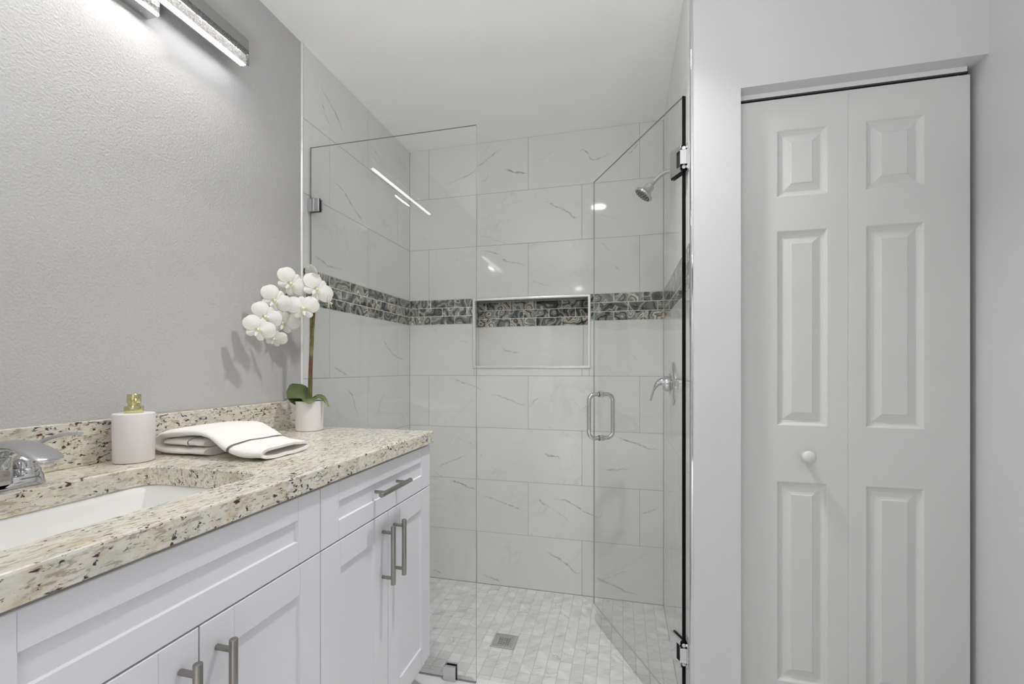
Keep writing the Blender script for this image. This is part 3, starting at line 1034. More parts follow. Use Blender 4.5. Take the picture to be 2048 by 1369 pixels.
mb.box((1.611, DOOR_Y + 0.006, 2.1120), (2.222, DOOR_Y + 0.012, 2.1308), M['dark'])  # inner lip coloured dark to paint the shade above the door
mb.box((1.611, DOOR_Y + 0.012, 2.1290), (2.222, DOOR_Y + 0.030, 2.1308), M['dark'])  # top of the track, shade painted in likewise
mb.build('track', door)
mb = MB()
mb.cyl((2.205, DOOR_Y + 0.017, 2.100), (2.205, DOOR_Y + 0.017, 2.126), 0.005, M['steel'], 12)
mb.box((2.150, DOOR_Y + 0.009, 2.118), (2.200, DOOR_Y + 0.025, 2.124), M['steel'])
mb.build('pivot', door)

# ------------------------------------------------------------------ shower glass
gp = empty('glass_panel', (0.36, GLASS_Y, 0.075), 'fixed clear glass shower panel standing beside the end of the vanity', 'glass panel')


def pane(mb, o, d, n, s0, s1, z0, z1, th, edge, free=None, low=None):
    """a sheet of glass; o origin, d along, n normal"""
    o, d, n = Vector(o), Vector(d), Vector(n)
    h = th / 2
    V = []
    for sgn in (-1, 1):
        for (s_, z_) in ((s0, z0), (s1, z0), (s1, z1), (s0, z1)):
            V.append(Vector((o.x, o.y, 0)) + d * s_ + n * (sgn * h) + Vector((0, 0, z_)))
    mb.add(V, [(0, 1, 2, 3), (7, 6, 5, 4)], M['glass'])
    mb.add(V, [(2, 6, 7, 3), (3, 7, 4, 0)], edge)
    mb.add(V, [(1, 5, 6, 2)], free or edge)
    mb.add(V, [(0, 4, 5, 1)], low or edge)


mb = MB()
pane(mb, (0, GLASS_Y, 0), (1, 0, 0), (0, -1, 0), 0.004, 0.7205, 0.079, 2.159, 0.0062, M['glass_edge'])
recalc(mb.build('pane', gp))


def clamp(lo, hi, slot):
    mb = MB()
    mb.box((lo[0], GLASS_Y - 0.015, lo[1]), (hi[0], GLASS_Y - 0.0055, hi[1]), M['chrome'], bev=0.0012)
    mb.box((lo[0], GLASS_Y + 0.0055, lo[1]), (hi[0], GLASS_Y + 0.015, hi[1]), M['chrome'], bev=0.0012)
    if slot == 'wall':
        mb.box((lo[0], GLASS_Y - 0.013, lo[1] + .002), (lo[0] + 0.003, GLASS_Y + 0.013, hi[1] - .002), M['chrome'])
    else:
        mb.box((lo[0] + .002, GLASS_Y - 0.013, lo[1]), (hi[0] - .002, GLASS_Y + 0.013, lo[1] + 0.003), M['chrome'])
    # dark gasket seen between plate and glass
    mb.box((lo[0] + 0.004, GLASS_Y - 0.0055, lo[1] + 0.004), (hi[0] + 0.0025, GLASS_Y - 0.0033, hi[1] + 0.001), M['black'])
    mb.build('clamp', gp)


clamp((0.0005, 1.892), (0.051, 1.944), 'wall')
clamp((0.594, 0.0755), (0.643, 0.130), 'curb')

HX, HY = 1.4473, -0.886
DV = Vector((-0.469, 0.8832, 0)).normalized()
NV = Vector((DV.y, -DV.x, 0))       # away from the camera side
dr = empty('shower_door', (HX, HY, 0.10), 'hinged clear glass shower door swung open into the shower', 'glass door')
mb = MB()
pane(mb, (HX, HY, 0), DV, NV, 0.0, 0.707, 0.102, 2.159, 0.0062, M['glass_edge'], M['glass_edge_door'], M['glass_edge_low'])
recalc(mb.build('pane', dr))
mb = MB()


def obox(mb, o, d, n, s0, s1, n0, n1, z0, z1, mat):
    V = []
    for z_ in (z0, z1):
        for s_, q_ in ((s0, n0), (s1, n0), (s1, n1), (s0, n1)):
            V.append(Vector((o[0], o[1], 0)) + d * s_ + n * q_ + Vector((0, 0, z_)))
    mb.add(V, [(0, 3, 2, 1), (4, 5, 6, 7), (0, 1, 5, 4), (1, 2, 6, 5), (2, 3, 7, 6), (3, 0, 4, 7)], mat)


mb = MB()
obox(mb, (HX, HY), DV, NV, -0.004, -0.0003, -0.0058, 0.0058, 0.102, 2.158, M['glass_edge_black'])
recalc(mb.build('edge_seal', dr, label='black strip along the hinge edge'))
for zc in (1.951, 0.300):
    mb = MB()
    # glass plates with a notch around the knuckle
    for n0, n1 in ((-0.0125, -0.0055), (0.0055, 0.0125)):
        obox(mb, (HX, HY), DV, NV, 0.020, 0.058, n0, n1, zc - 0.045, zc + 0.045, M['chrome'])
        obox(mb, (HX, HY), DV, NV, 0.000, 0.020, n0, n1, zc + 0.027, zc + 0.045, M['chrome'])
        obox(mb, (HX, HY), DV, NV, 0.000, 0.020, n0, n1, zc - 0.045, zc - 0.027, M['chrome'])
    hg = mb.build('hinge', dr)
    recalc(hg)
    mb = MB()
    for n0, n1 in ((-0.0055, -0.0033), (0.0033, 0.0055)):
        obox(mb, (HX, HY), DV, NV, 0.003, 0.062, n0, n1, zc - 0.049, zc + 0.042, M['black'])
    recalc(mb.build('gasket', hg))
    mb = MB()
    mb.box((HX - 0.013, HY - 0.017, zc - 0.0245), (W - 0.004, HY + 0.006, zc + 0.0245), M['chrome'], bev=0.002)
    mb.build('knuckle', hg)
    mb = MB()
    mb.box((W - 0.005, HY - 0.026, zc - 0.045), (W - 0.0003, HY + 0.026, zc + 0.045), M['chrome'], bev=0.001)
    for dz in (-0.033, 0.033):
        mb.lathe([(0.005, 0), (0.0045, 0.002), (0.002, 0.003)], M['steel'], (W - 0.005, HY - 0.012, zc + dz), (-1, 0, 0), 12)
    mb.build('wall_plate', hg)
    mb = MB()
    for dz in (-0.031, 0.031):
        p = Vector((HX, HY, zc + dz))
        mb.lathe([(0.006, 0), (0.006, 0.002), (0.0015, 0.0022), (0.0012, 0.0005)], M['white_metal'], p - Vector((0, 0.009, 0)), (0, -1, 0), 14)
    mb.build('screw', hg)

# D shaped pull on both faces
mb = MB()
hs, z0, z1, off, hr = 0.630, 0.922, 1.128, 0.061, 0.0098
B = Vector((HX, HY, 0)) + DV * hs
for sg in (-1, 1):
    cr = 0.030
    pts = [B + NV * (sg * 0.005) + Vector((0, 0, z1))]
    for k in range(9):
        an = math.pi / 2 * k / 8
        pts.append(B + NV * (sg * (off - cr + cr * math.sin(an))) + Vector((0, 0, z1 - cr + cr * math.cos(an))))
    for k in range(9):
        an = math.pi / 2 * k / 8
        pts.append(B + NV * (sg * (off - cr + cr * math.cos(an))) + Vector((0, 0, z0 + cr - cr * math.sin(an))))
    pts.append(B + NV * (sg * 0.005) + Vector((0, 0, z0)))
    mb.tube(pts, hr, M['chrome'], 18)
hd = mb.build('pull_handle', dr, smooth=True)
mb = MB()
for z_ in (z0, z1):
    for sg in (-1, 1):
        mb.lathe([(0.0135, 0.0048), (0.0148, 0.006), (0.0148, 0.009), (0.0125, 0.011)], M['chrome'], B + Vector((0, 0, z_)), NV * sg, 24)
        mb.lathe([(0.0118, 0.0108), (0.0118, 0.0118)], M['black'], B + Vector((0, 0, z_)), NV * sg, 24)
mb.build('washer', hd, smooth=True)

# ------------------------------------------------------------------ shower fittings
SY = -0.45
sh = empty('showerhead', (W, SY, 2.09), 'chrome shower head on a bent arm high on the right shower wall', 'shower head')
mb = MB()
mb.lathe([(0.030, 0.0), (0.029, 0.004), (0.024, 0.009), (0.013, 0.013)], M['chrome'], (W, SY, 2.098), (-1, 0, 0), 28)
mb.build('flange', sh, smooth=True)
mb = MB()
mb.tube(catmull([(W - 0.006, SY, 2.098), (1.438, SY, 2.096), (1.412, SY, 2.086), (1.392, SY, 2.068), (1.380, SY, 2.055)], 8), 0.0088, M['chrome'], 16)
mb.build('arm', sh, smooth=True)
ax = Vector((-0.63, 0, -0.777)).normalized()
fc = Vector((1.3375, SY, 2.006))
mb = MB()
mb.lathe([(0.0095, -0.068), (0.0115, -0.066), (0.0120, -0.054), (0.0100, -0.052)], M['chrome'], fc, ax, 8)
mb.build('nut', sh, smooth=True, angle=20)
mb = MB()
mb.lathe([(0.009, -0.054), (0.018, -0.050), (0.0205, -0.044), (0.0215, -0.030), (0.0245, -0.020), (0.033, -0.012), (0.0405, -0.008), (0.0435, -0.004), (0.0435, 0.002), (0.0415, 0.004)], M['chrome'], fc, ax, 36)
bell = mb.build('bell', sh, smooth=True)
mb = MB()
mb.lathe([(0.0412, 0.0025), (0.0395, 0.0045)], M['steel'], fc, ax, 36)
e1 = ax.orthogonal().normalized()
e2 = ax.cross(e1)
for rr, nn in ((0.010, 6), (0.021, 12), (0.032, 18)):
    for k in range(nn):
        an = 2 * math.pi * k / nn + rr * 30
        mb.lathe([(0.0030, 0.004), (0.0026, 0.0075), (0.001, 0.008)], M['black'], fc + e1 * rr * math.cos(an) + e2 * rr * math.sin(an), ax, 8)
mb.build('nozzle_face', sh, smooth=True)

vz = 1.184
sv = empty('shower_valve', (W, SY, vz), 'round chrome shower valve with a drooping lever on the right wall', 'shower valve')
mb = MB()
mb.lathe([(0.0925, 0.0), (0.0925, 0.003), (0.089, 0.0065), (0.080, 0.0095), (0.060, 0.0125), (0.047, 0.0140), (0.044, 0.018), (0.036, 0.020), (0.030, 0.021)], M['chrome'], (W - 0.0004, SY, vz), (-1, 0, 0), 48)
mb.build('escutcheon', sv, smooth=True)
mb = MB()
mb.lathe([(0.033, 0.018), (0.0335, 0.026), (0.031, 0.036), (0.027, 0.044)], M['chrome'], (W, SY, vz), (-1, 0, 0), 32)
mb.build('hub', sv, smooth=True)
mb = MB()
lp = catmull([(W - 0.030, SY, vz + 0.008), (W - 0.050, SY, vz + 0.009), (W - 0.068, SY, vz - 0.004), (W - 0.080, SY, vz - 0.030), (W - 0.088, SY, vz - 0.055), (W - 0.093, SY, vz - 0.074)], 6)
rr = [(0.021 - 0.013 * i / (len(lp) - 1), 0.021 - 0.0165 * min(1, 1.7 * i / (len(lp) - 1))) for i in range(len(lp))]
mb.tube(lp, rr, M['chrome'], 18, flat=(0, 0, 1))
mb.build('lever', sv, smooth=True)

dn = empty('floor_drain', ((DR[0] + DR[2]) / 2, (DR[1] + DR[3]) / 2, 0.0), 'square metal drain grate set in the shower floor mosaic', 'drain')
mb = MB()
x0, y0, x1, y1 = [DR[0] + 0.001, DR[1] + 0.001, DR[2] - 0.001, DR[3] - 0.001]
for r in rect_minus((x0, y0, x1, y1), (x0 + 0.005, y0 + 0.005, x1 - 0.005, y1 - 0.005)):
    mb.box((r[0], r[1], -0.012), (r[2], r[3], 0.001), M['drain'])
mb.build('rim', dn)
mb = MB()
n_ = 9
cs = (x1 - x0 - 0.010) / n_
for i in range(n_ + 1):
    a = x0 + 0.005 + i * cs
    mb.box((a - 0.0017, y0 + 0.005, -0.006), (a + 0.0017, y1 - 0.005, -0.0006), M['drain'])
    b = y0 + 0.005 + i * (y1 - y0 - 0.010) / n_
    mb.box((x0 + 0.005, b - 0.0017, -0.006), (x1 - 0.005, b + 0.0017, -0.0006), M['drain'])
c_ = ((x0 + x1) / 2, (y0 + y1) / 2)
for i in range(n_):
    for j in range(n_):
        d_ = max(abs(i - 4), abs(j - 4))
        if d_ > 2 or d_ == 0:
            mb.box((x0 + 0.005 + i * cs, y0 + 0.005 + j * cs, -0.006), (x0 + 0.005 + (i + 1) * cs, y0 + 0.005 + (j + 1) * cs, -0.0028), M['drain'])
mb.build('grate', dn)

# ------------------------------------------------------------------ vanity cabinets
FX = 0.565          # face of the fronts
CT = 1.022          # worktop height
Y0, Y1, Y2 = -0.955, -1.5624, -2.172
SHK = [(0, 0), (0.0005, -0.0004), (0.0010, -0.0060), (0.0018, -0.0064)]


def shaker(name, parent, ya, yb, za, zb, stile, rail, label=None):
    """five piece front; ya<yb. joints between rails and stiles are fine grooves"""
    mb = MB()
    f = lambda a, b, d: Vector((FX + d, a, b))
    rect = (ya, za, yb, zb)
    e = 0.0012
    inner = (ya + e, za + e, yb - e, zb - e)
    panel_face(mb, f, inner, [(ya + stile, za + rail, yb - stile, zb - rail)], SHK, M['cabinet'])
    slab_sides(mb, f, inner, 0.0195, M['cabinet'], e)
    for s_ in (ya + stile, yb - stile):
        for a, b in ((za + 0.002, za + rail - 0.001), (zb - rail + 0.001, zb - 0.002)):
            mb.box((FX - 0.0002, s_ - 0.0004, a), (FX + 0.00015, s_ + 0.0004, b), M['gap'])
    return recalc(mb.build(name, parent, label=label))


def bar_pull(parent, c, axis, length=0.170, span=0.132, out=0.035):
    c = Vector(c)
    a = Vector(axis)
    mb = MB()
    o = c + Vector((out, 0, 0))
    mb.cyl(o - a * length / 2, o + a * length / 2, 0.0070, M['nickel'], 18, bev=0.0012)
    for s_ in (-1, 1):
        p = c + a * (s_ * span / 2)
        mb.cyl(p + Vector((0.0001, 0, 0)), p + Vector((out, 0, 0)), 0.0050, M['nickel'], 14)
    return mb.build('handle', parent, smooth=True)


def carcass(parent, ya, yb, end_panel):
    mb = MB()
    x1 = FX - 0.0205
    th = 0.018
    top = CT - 0.0435
    mb.box((0.0015, ya, 0.165), (x1, ya + th, top), M['cabinet'])
    mb.box((0.0015, yb - th, 0.165), (x1, yb, top), M['cabinet'])
    mb.box((0.0015, ya + th, 0.165), (x1, yb - th, 0.183), M['cabinet'])
    mb.box((0.0015, ya + th, 0.183), (0.010, yb - th, top), M['cabinet'])
    mb.box((x1 - 0.02, ya + th, top - 0.03), (x1, yb - th, top), M['cabinet'])
    mb.box((x1 - 0.02, ya + th, 0.800), (x1, yb - th, 0.845), M['cabinet'])
    mb.box((x1 - 0.02, ya + th, 0.183), (x1, yb - th, 0.203), M['cabinet'])
    ym = (ya + yb) / 2
    mb.box((x1 - 0.02, ym - 0.02, 0.203), (x1, ym + 0.02, 0.800), M['cabinet'])
    mb.build('carcass', parent)
    mb = MB()
    mb.box((0.45, ya + 0.001, FZ), (0.468, yb - 0.001, 0.165), M['cabinet'])
    mb.box((0.02, ya + 0.001, FZ), (0.45, ya + 0.019, 0.165), M['cabinet'])
    mb.box((0.02, yb - 0.019, FZ), (0.45, yb - 0.001, 0.165), M['cabinet'])
    mb.build('toe_kick', parent)


vc = empty('vanity_cabinet', (0.28, (Y0 + Y1) / 2, FZ), 'white shaker vanity cabinet with one drawer over two doors at the shower end', 'cabinet')
carcass(vc, Y1 + 0.0005, Y0, True)
d1 = shaker('drawer', vc, Y1 + 0.0015, Y0 - 0.0005, 0.8245, 0.9705, 0.067, 0.0480)
bar_pull(d1, (FX, -1.2650, 0.8988), (0, 1, 0), 0.180, 0.122)
dl = shaker('door', vc, Y1 + 0.0015, -1.2545, 0.200, 0.8210, 0.074, 0.066)
bar_pull(dl, (FX, -1.2865, 0.7040), (0, 0, 1))
dq = shaker('door', vc, -1.2515, Y0 - 0.0005, 0.200, 0.8210, 0.070, 0.066)
bar_pull(dq, (FX, -1.2205, 0.7035), (0, 0, 1))

vs = empty('vanity_cabinet', (0.28, (Y2 + Y1) / 2, FZ), 'white shaker sink cabinet with a plain false front over two doors', 'cabinet')
carcass(vs, Y2, Y1 - 0.0005, False)
shaker('false_front', vs, Y2 + 0.0015, Y1 - 0.0015, 0.8245, 0.9705, 0.0720, 0.0495)
sr = shaker('door', vs, -1.8670, Y1 - 0.0015, 0.200, 0.8210, 0.0665, 0.064)
bar_pull(sr, (FX, -1.8360, 0.7020), (0, 0, 1))
sl = shaker('door', vs, Y2 + 0.0015, -1.8700, 0.200, 0.8210, 0.0665, 0.064)
bar_pull(sl, (FX, -1.9020, 0.7020), (0, 0, 1))

# ------------------------------------------------------------------ granite worktop with cutout


def rrect(x0, y0, x1, y1, r, n=6):
    out = []
    for cx_, cy_, a0 in ((x1 - r, y1 - r, 0), (x0 + r, y1 - r, 90), (x0 + r, y0 + r, 180), (x1 - r, y0 + r, 270)):
        for k in range(n + 1):
            an = R(a0 + 90 * k / n)
            out.append((cx_ + r * math.cos(an), cy_ + r * math.sin(an)))
    return out


CX1 = 0.578
CB = CT - 0.0430
SK = (0.158, -2.130, 0.486, -1.648)     # cutout
outer = rrect(0.0015, -2.21, CX1, -0.951, 0.004, 3)
hole = rrect(SK[0], SK[1], SK[2], SK[3], 0.045, 8)


def shrink(loop, d):
    n = len(loop)
    out = []
    for i in range(n):
        a = Vector(loop[i - 1])
        b = Vector(loop[i])
        c = Vector(loop[(i + 1) % n])
        t = (c - a)
        if t.length < 1e-9:
            out.append(tuple(b))
            continue
        t.normalize()
        nn = Vector((-t.y, t.x))
        out.append(tuple(b + nn * d))
    return out


bm = bmesh.new()


def ring(loop, z):
    return [bm.verts.new((x, y, z)) for x, y in loop]


def bridge(a, b, flip=False):
    n = len(a)
    for i in range(n):
        j = (i + 1) % n
        q = (a[i], a[j], b[j], b[i])
        bm.faces.new(tuple(reversed(q)) if flip else q)


eb = 0.004
o_t = ring(shrink(outer, eb), CT)
o_m = ring(shrink(outer, eb * 0.3), CT - eb * 0.3)
o_u = ring(outer, CT - eb)
o_b = ring(outer, CB + 0.002)
o_bb = ring(shrink(outer, 0.002), CB)
bridge(o_m, o_t)
bridge(o_u, o_m)
bridge(o_b, o_u)
bridge(o_bb, o_b)
h_t = ring(shrink(hole, -0.003), CT)
h_u = ring(hole, CT - 0.003)
h_b = ring(hole, CB)
bridge(h_t, h_u)
bridge(h_u, h_b)
edges = []
for lp in (o_t, h_t):
    for i in range(len(lp)):
        e = bm.edges.get((lp[i], lp[(i + 1) % len(lp)])) or bm.edges.new((lp[i], lp[(i + 1) % len(lp)]))
        edges.append(e)
bmesh.ops.triangle_fill(bm, edges=edges, use_beauty=True)
edges = []
for lp in (o_bb, h_b):
    for i in range(len(lp)):
        e = bm.edges.get((lp[i], lp[(i + 1) % len(lp)])) or bm.edges.new((lp[i], lp[(i + 1) % len(lp)]))
        edges.append(e)
bmesh.ops.triangle_fill(bm, edges=edges, use_beauty=True)
bmesh.ops.recalc_face_normals(bm, faces=list(bm.faces))
mb = MB()
mb.from_bm(bm, M['granite'])
ct = mb.build('worktop', label='speckled cream granite vanity worktop with a rectangular sink cutout', cat='worktop')
mb = MB()
mb.box((0.0005, -2.21, CT), (0.0215, -0.968, CT + 0.104), M['granite'], bev=0.002)
mb.build('backsplash', ct)

# undermount sink
mb = MB()
rows = []
for (ins, z, r) in ((-0.022, CB - 0.0005, 0.05), (-0.006, CB - 0.0005, 0.05), (-0.003, CB - 0.003, 0.05), (0.001, CB - 0.020, 0.05), (0.010, CB - 0.090, 0.052), (0.016, CB - 0.115, 0.055), (0.030, CB - 0.130, 0.055), (0.070, CB - 0.136, 0.05), (0.135, CB - 0.140, 0.025)):
    rows.append([(x, y, z) for x, y in rrect(SK[0] + ins, SK[1] + ins, SK[2] - ins, SK[3] - ins, r, 8)])
mb.grid(rows, M['porcelain'], closed_v=True)
mb.add(rows[-1], [tuple(range(len(rows[-1])))], M['porcelain'])
out_rows = []
for (ins, z, r) in ((-0.022, CB - 0.0005, 0.05), (-0.022, CB - 0.012, 0.05), (-0.012, CB - 0.020, 0.05), (0.0, CB - 0.100, 0.055), (0.020, CB - 0.150, 0.055), (0.135, CB - 0.158, 0.025)):
    out_rows.append([(x, y, z) for x, y in rrect(SK[0] + ins, SK[1] + ins, SK[2] - ins, SK[3] - ins, r, 8)])
mb.grid(out_rows, M['porcelain'], closed_v=True)
mb.add(out_rows[-1], [tuple(reversed(range(len(rows[-1]))))], M['porcelain'])
sk = mb.build('sink', smooth=True, label='white rectangular undermount sink basin below the granite cutout', cat='sink', angle=45)
mb = MB()
sc_ = ((SK[0] + SK[2]) / 2, (SK[1] + SK[3]) / 2, CB - 0.1396)
mb.lathe([(0.022, -0.001), (0.022, 0.001), (0.019, 0.0022), (0.014, 0.0015), (0.013, 0.004), (0.004, 0.005)], M['chrome'], sc_, (0, 0, 1), 28)
mb.build('drain', sk, smooth=True)

# ------------------------------------------------------------------ faucet
fy = -1.889
fx = 0.098
fa = empty('faucet', (fx, fy, CT), 'polished chrome bathroom faucet standing behind the sink', 'faucet')
mb = MB()


def stadium(hx, hy, z, n=10):
    """hy half length along y, hx half width"""
    out = []
    for sgn, a0 in ((1, 0), (-1, 180)):
        for k in range(n + 1):
            an = R(a0 + 180 * k / n)
            out.append((fx + hx * math.cos(an), fy + sgn * (hy - hx) + hx * math.sin(an), z))
    return out


rows = [stadium(a, b, CT + z) for a, b, z in ((0.0300, 0.0800, 0.0005), (0.0300, 0.0800, 0.0035), (0.0285, 0.0785, 0.0050), (0.0265, 0.0770, 0.016), (0.0245, 0.0750, 0.021), (0.018, 0.069, 0.0225))]
mb.grid(rows, M['chrome'], closed_v=True)
mb.add(rows[-1], [tuple(range(len(rows[-1])))], M['chrome'])
recalc(mb.build('base_plate', fa, smooth=True))
# spout: deep fin below, broad smooth back above, aerator at the end
mb = MB()
rows = []
prof = [(-0.026, 0.0235, 0.022, 0.0205), (-0.020, 0.055, 0.0225, 0.028), (-0.002, 0.079, 0.0225, 0.036), (0.030, 0.0925, 0.0225, 0.030), (0.062, 0.0975, 0.0225, 0.0215),
        (0.095, 0.0945, 0.0235, 0.0165), (0.125, 0.0855, 0.0240, 0.0130), (0.148, 0.0770, 0.0225, 0.0110), (0.160, 0.0715, 0.0190, 0.0080), (0.165, 0.0690, 0.0115, 0.0040)]
pp = catmull([(a, b, 0) for a, b, c, d in prof], 4)
cc = catmull([(c, d, 0) for a, b, c, d in prof], 4)
for (p, q) in zip(pp, cc):
    rows.append([])
    for k in range(24):
        an = 2 * math.pi * k / 24
        cy_, sy_ = math.cos(an), math.sin(an)
        # flattened on top, squarer sides
        yy = q.x * math.copysign(abs(cy_) ** 0.75, cy_)
        zz = q.y * 0.5 * math.copysign(abs(sy_) ** 0.8, sy_)
        rows[-1].append((fx + p.x, fy + yy, CT + p.y - q.y * 0.5 + zz))
mb.grid(rows, M['chrome'], closed_v=True)
mb.add(rows[0], [tuple(range(24))], M['chrome'])
mb.add(rows[-1], [tuple(reversed(range(24)))], M['chrome'])
recalc(mb.build('spout', fa, smooth=True, angle=60))
mb = MB()
rows = []
for (x_, zt, hw) in ((-0.020, 0.045, 0.021), (0.000, 0.062, 0.0215), (0.020, 0.066, 0.0205), (0.032, 0.058, 0.016), (0.037, 0.040, 0.010)):
    rows.append([(fx + x_, fy - hw, CT + 0.012), (fx + x_, fy - hw, CT + zt - 0.006), (fx + x_, fy - hw * 0.6, CT + zt), (fx + x_, fy + hw * 0.6, CT + zt), (fx + x_, fy + hw, CT + zt - 0.006), (fx + x_, fy + hw, CT + 0.012)])
mb.grid(rows, M['chrome'])
mb.add(rows[-1], [tuple(range(6))], M['chrome'])
mb.add(rows[0], [tuple(reversed(range(6)))], M['chrome'])
recalc(mb.build('spout_body', fa, smooth=True, angle=50))
mb = MB()
mb.lathe([(0.0105, 0.0), (0.0112, 0.001), (0.0112, 0.010), (0.0100, 0.012)], M['chrome'], (fx + 0.146, fy, CT + 0.056), (0, 0, 1), 24)
mb.build('aerator', fa, smooth=True)
for sg in (-1, 1):
    hy_ = fy + sg * 0.0508
    mb = MB()
    mb.lathe([(0.0235, 0.018), (0.0225, 0.030), (0.0205, 0.0325), (0.0200, 0.0335), (0.0210, 0.0345), (0.0195, 0.046), (0.015, 0.056), (0.008, 0.0605), (0.002, 0.0615)], M['chrome'], (fx, hy_, CT), (0, 0, 1), 28)
    hb = mb.build('handle', fa, smooth=True)
    mb = MB()
    lp = catmull([(fx - 0.004, hy_, CT + 0.050), (fx + 0.012, hy_ + sg * 0.006, CT + 0.072), (fx + 0.040, hy_ + sg * 0.018, CT + 0.089), (fx + 0.066, hy_ + sg * 0.029, CT + 0.096), (fx + 0.088, hy_ + sg * 0.038, CT + 0.098)], 6)
    rr = [(0.0085 + 0.003 * math.sin(math.pi * i / (len(lp) - 1)), 0.0075 - 0.0045 * i / (len(lp) - 1)) for i in range(len(lp))]
    mb.tube(lp, rr, M['chrome'], 16, flat=(0, 0, 1))
    mb.build('lever', hb, smooth=True)

# ------------------------------------------------------------------ soap dispenser
px, py = 0.079, -1.622
sd = empty('soap_dispenser', (px, py, CT), 'white ceramic soap dispenser with a brass pump beside the sink', 'soap dispenser')
mb = MB()
mb.lathe([(0.030, 0.0006), (0.0375, 0.0006), (0.0395, 0.0015), (0.0405, 0.0040), (0.0415, 0.060), (0.0418, 0.116), (0.0412, 0.1185), (0.0398, 0.1195), (0.015, 0.1200)], M['ceramic'], (px, py, CT), (0, 0, 1), 56)
mb.build('bottle', sd, smooth=True)
mb = MB()
mb.lathe([(0.0190, 0.1201), (0.0192, 0.1206), (0.0192, 0.1360), (0.0186, 0.1366), (0.0120, 0.1366), (0.0118, 0.1368), (0.0118, 0.1445), (0.0138, 0.1445), (0.0140, 0.1450), (0.0140, 0.1655), (0.0134, 0.1660)], M['gold'], (px, py, CT), (0, 0, 1), 40)
pm = mb.build('pump', sd, smooth=True, angle=30)
mb = MB()
a0 = Vector((0.86, -0.51, 0)).normalized()
o0 = Vector((px, py, CT + 0.158))
mb.tube(catmull([o0 + a0 * 0.010, o0 + a0 * 0.022 + Vector((0, 0, 0.0005)), o0 + a0 * 0.030 - Vector((0, 0, 0.001)), o0 + a0 * 0.036 - Vector((0, 0, 0.0055)), o0 + a0 * 0.038 - Vector((0, 0, 0.009))], 5), 0.0026, M['gold'], 12)
mb.build('spout', pm, smooth=True)

# ------------------------------------------------------------------ folded hand towel
tw = empty('hand_towel', (0.2, -1.47, CT), 'folded white hand towel with thin grey stripes lying by the soap dispenser', 'towel')
rt = random.Random(11)


def flat_tube(path, yc, hw, th, nseg=36, cap=True, seed=0.0, off=0.0, s_lo=0.0, s_hi=1.0, hollow=False):
    """a flattened tube swept along a path in the x z plane, breadth along y. returns rows of points"""
    P = catmull([(x, 0, z) for x, z in path], 14)
    n = len(P)
    m_ = len(path) - 1

    def samp(arr, t):
        if not isinstance(arr, (list, tuple)):
            return arr
        f = t * (len(arr) - 1)
        i = min(int(f), len(arr) - 2)
        f -= i
        f = f * f * (3 - 2 * f)
        return arr[i] * (1 - f) + arr[i + 1] * f
    rows = []
    for i in range(n):
        t = i / (n - 1)
        if t < s_lo - 1e-9 or t > s_hi + 1e-9:
            continue
        d = (P[min(n - 1, i + 1)] - P[max(0, i - 1)]).normalized()
        nrm = Vector((-d.z, 0, d.x))
        y0, h, w = samp(yc, t), samp(hw, t), samp(th, t)
        row = []
        for k in range(nseg):
            an = 2 * math.pi * k / nseg
            ca, sa = math.cos(an), math.sin(an)
            yy = h * math.copysign(abs(ca) ** 0.55, ca)
            q = w * 0.5 * math.copysign(abs(sa) ** 0.8, sa)
            p = Vector((P[i].x, y0 + yy, CT + P[i].z)) + nrm * q
            wob = noise.noise(Vector((p.x * 24 + seed, p.y * 24, p.z * 24))) * 0.0026 + noise.noise(Vector((p.x * 70 + seed, p.y * 70, p.z * 70))) * 0.0008
            od = Vector((0, ca, 0)) * (w * 0.5) + nrm * sa * h * 0.5
            od = od.normalized() if od.length else od
            p = p + od * (wob + off)
            p.z = max(p.z, CT + 0.0006)
            row.append(p)
        rows.append(row)
    return rows


def towel_piece(name, rows, parent, mat, open_end=False, wall=0.006):
    mb = MB()
    mb.grid(rows, mat, closed_v=True)
    k = len(rows[0])
    mb.add(rows[0], [tuple(range(k))], mat)
    if open_end:
        last = rows[-1]
        cen = sum(last, Vector()) / k
        dirx = (rows[-1][0] - rows[-2][0]).normalized()
        lip = [p + (cen - p) * 0.0 + dirx * 0.002 for p in last]
        ins = []
        for p in last:
            dy, dz = p.y - cen.y, p.z - cen.z
            q = Vector((p.x + 0.001, cen.y + dy * 0.94, cen.z + math.copysign(max(0.0, abs(dz) - wall), dz)))
            ins.append(q)
        deep = [q - dirx * 0.05 + (Vector((q.x, cen.y, cen.z)) - q) * 0.35 for q in ins]
        mb.grid([last, lip, ins, deep], mat, closed_v=True)
        mb.add(deep, [tuple(reversed(range(k)))], mat)
    else:
        mb.add(rows[-1], [tuple(reversed(range(k)))], mat)
    return recalc(mb.build(name, parent, smooth=True, angle=70))


OUT_PATH = [(0.205, 0.0115), (0.130, 0.0110), (0.075, 0.0115), (0.046, 0.0180), (0.038, 0.0330), (0.050, 0.0480), (0.085, 0.0560), (0.130, 0.0600), (0.175, 0.0620), (0.215, 0.0590), (0.255, 0.0450), (0.290, 0.0290), (0.325, 0.0200), (0.358, 0.0170), (0.392, 0.0165)]
OUT_Y = [-1.440, -1.440, -1.440, -1.440, -1.440, -1.445, -1.455, -1.465, -1.470, -1.470]
OUT_HW = [0.105, 0.105, 0.105, 0.103, 0.102, 0.100, 0.098, 0.098, 0.094, 0.086]
OUT_TH = [0.0225, 0.0225, 0.0225, 0.0235, 0.0245, 0.023, 0.026, 0.030, 0.032, 0.028]
towel_piece('outer_fold', flat_tube(OUT_PATH, OUT_Y, OUT_HW, OUT_TH, 48), tw, M['towel'], open_end=True, wall=0.0065)
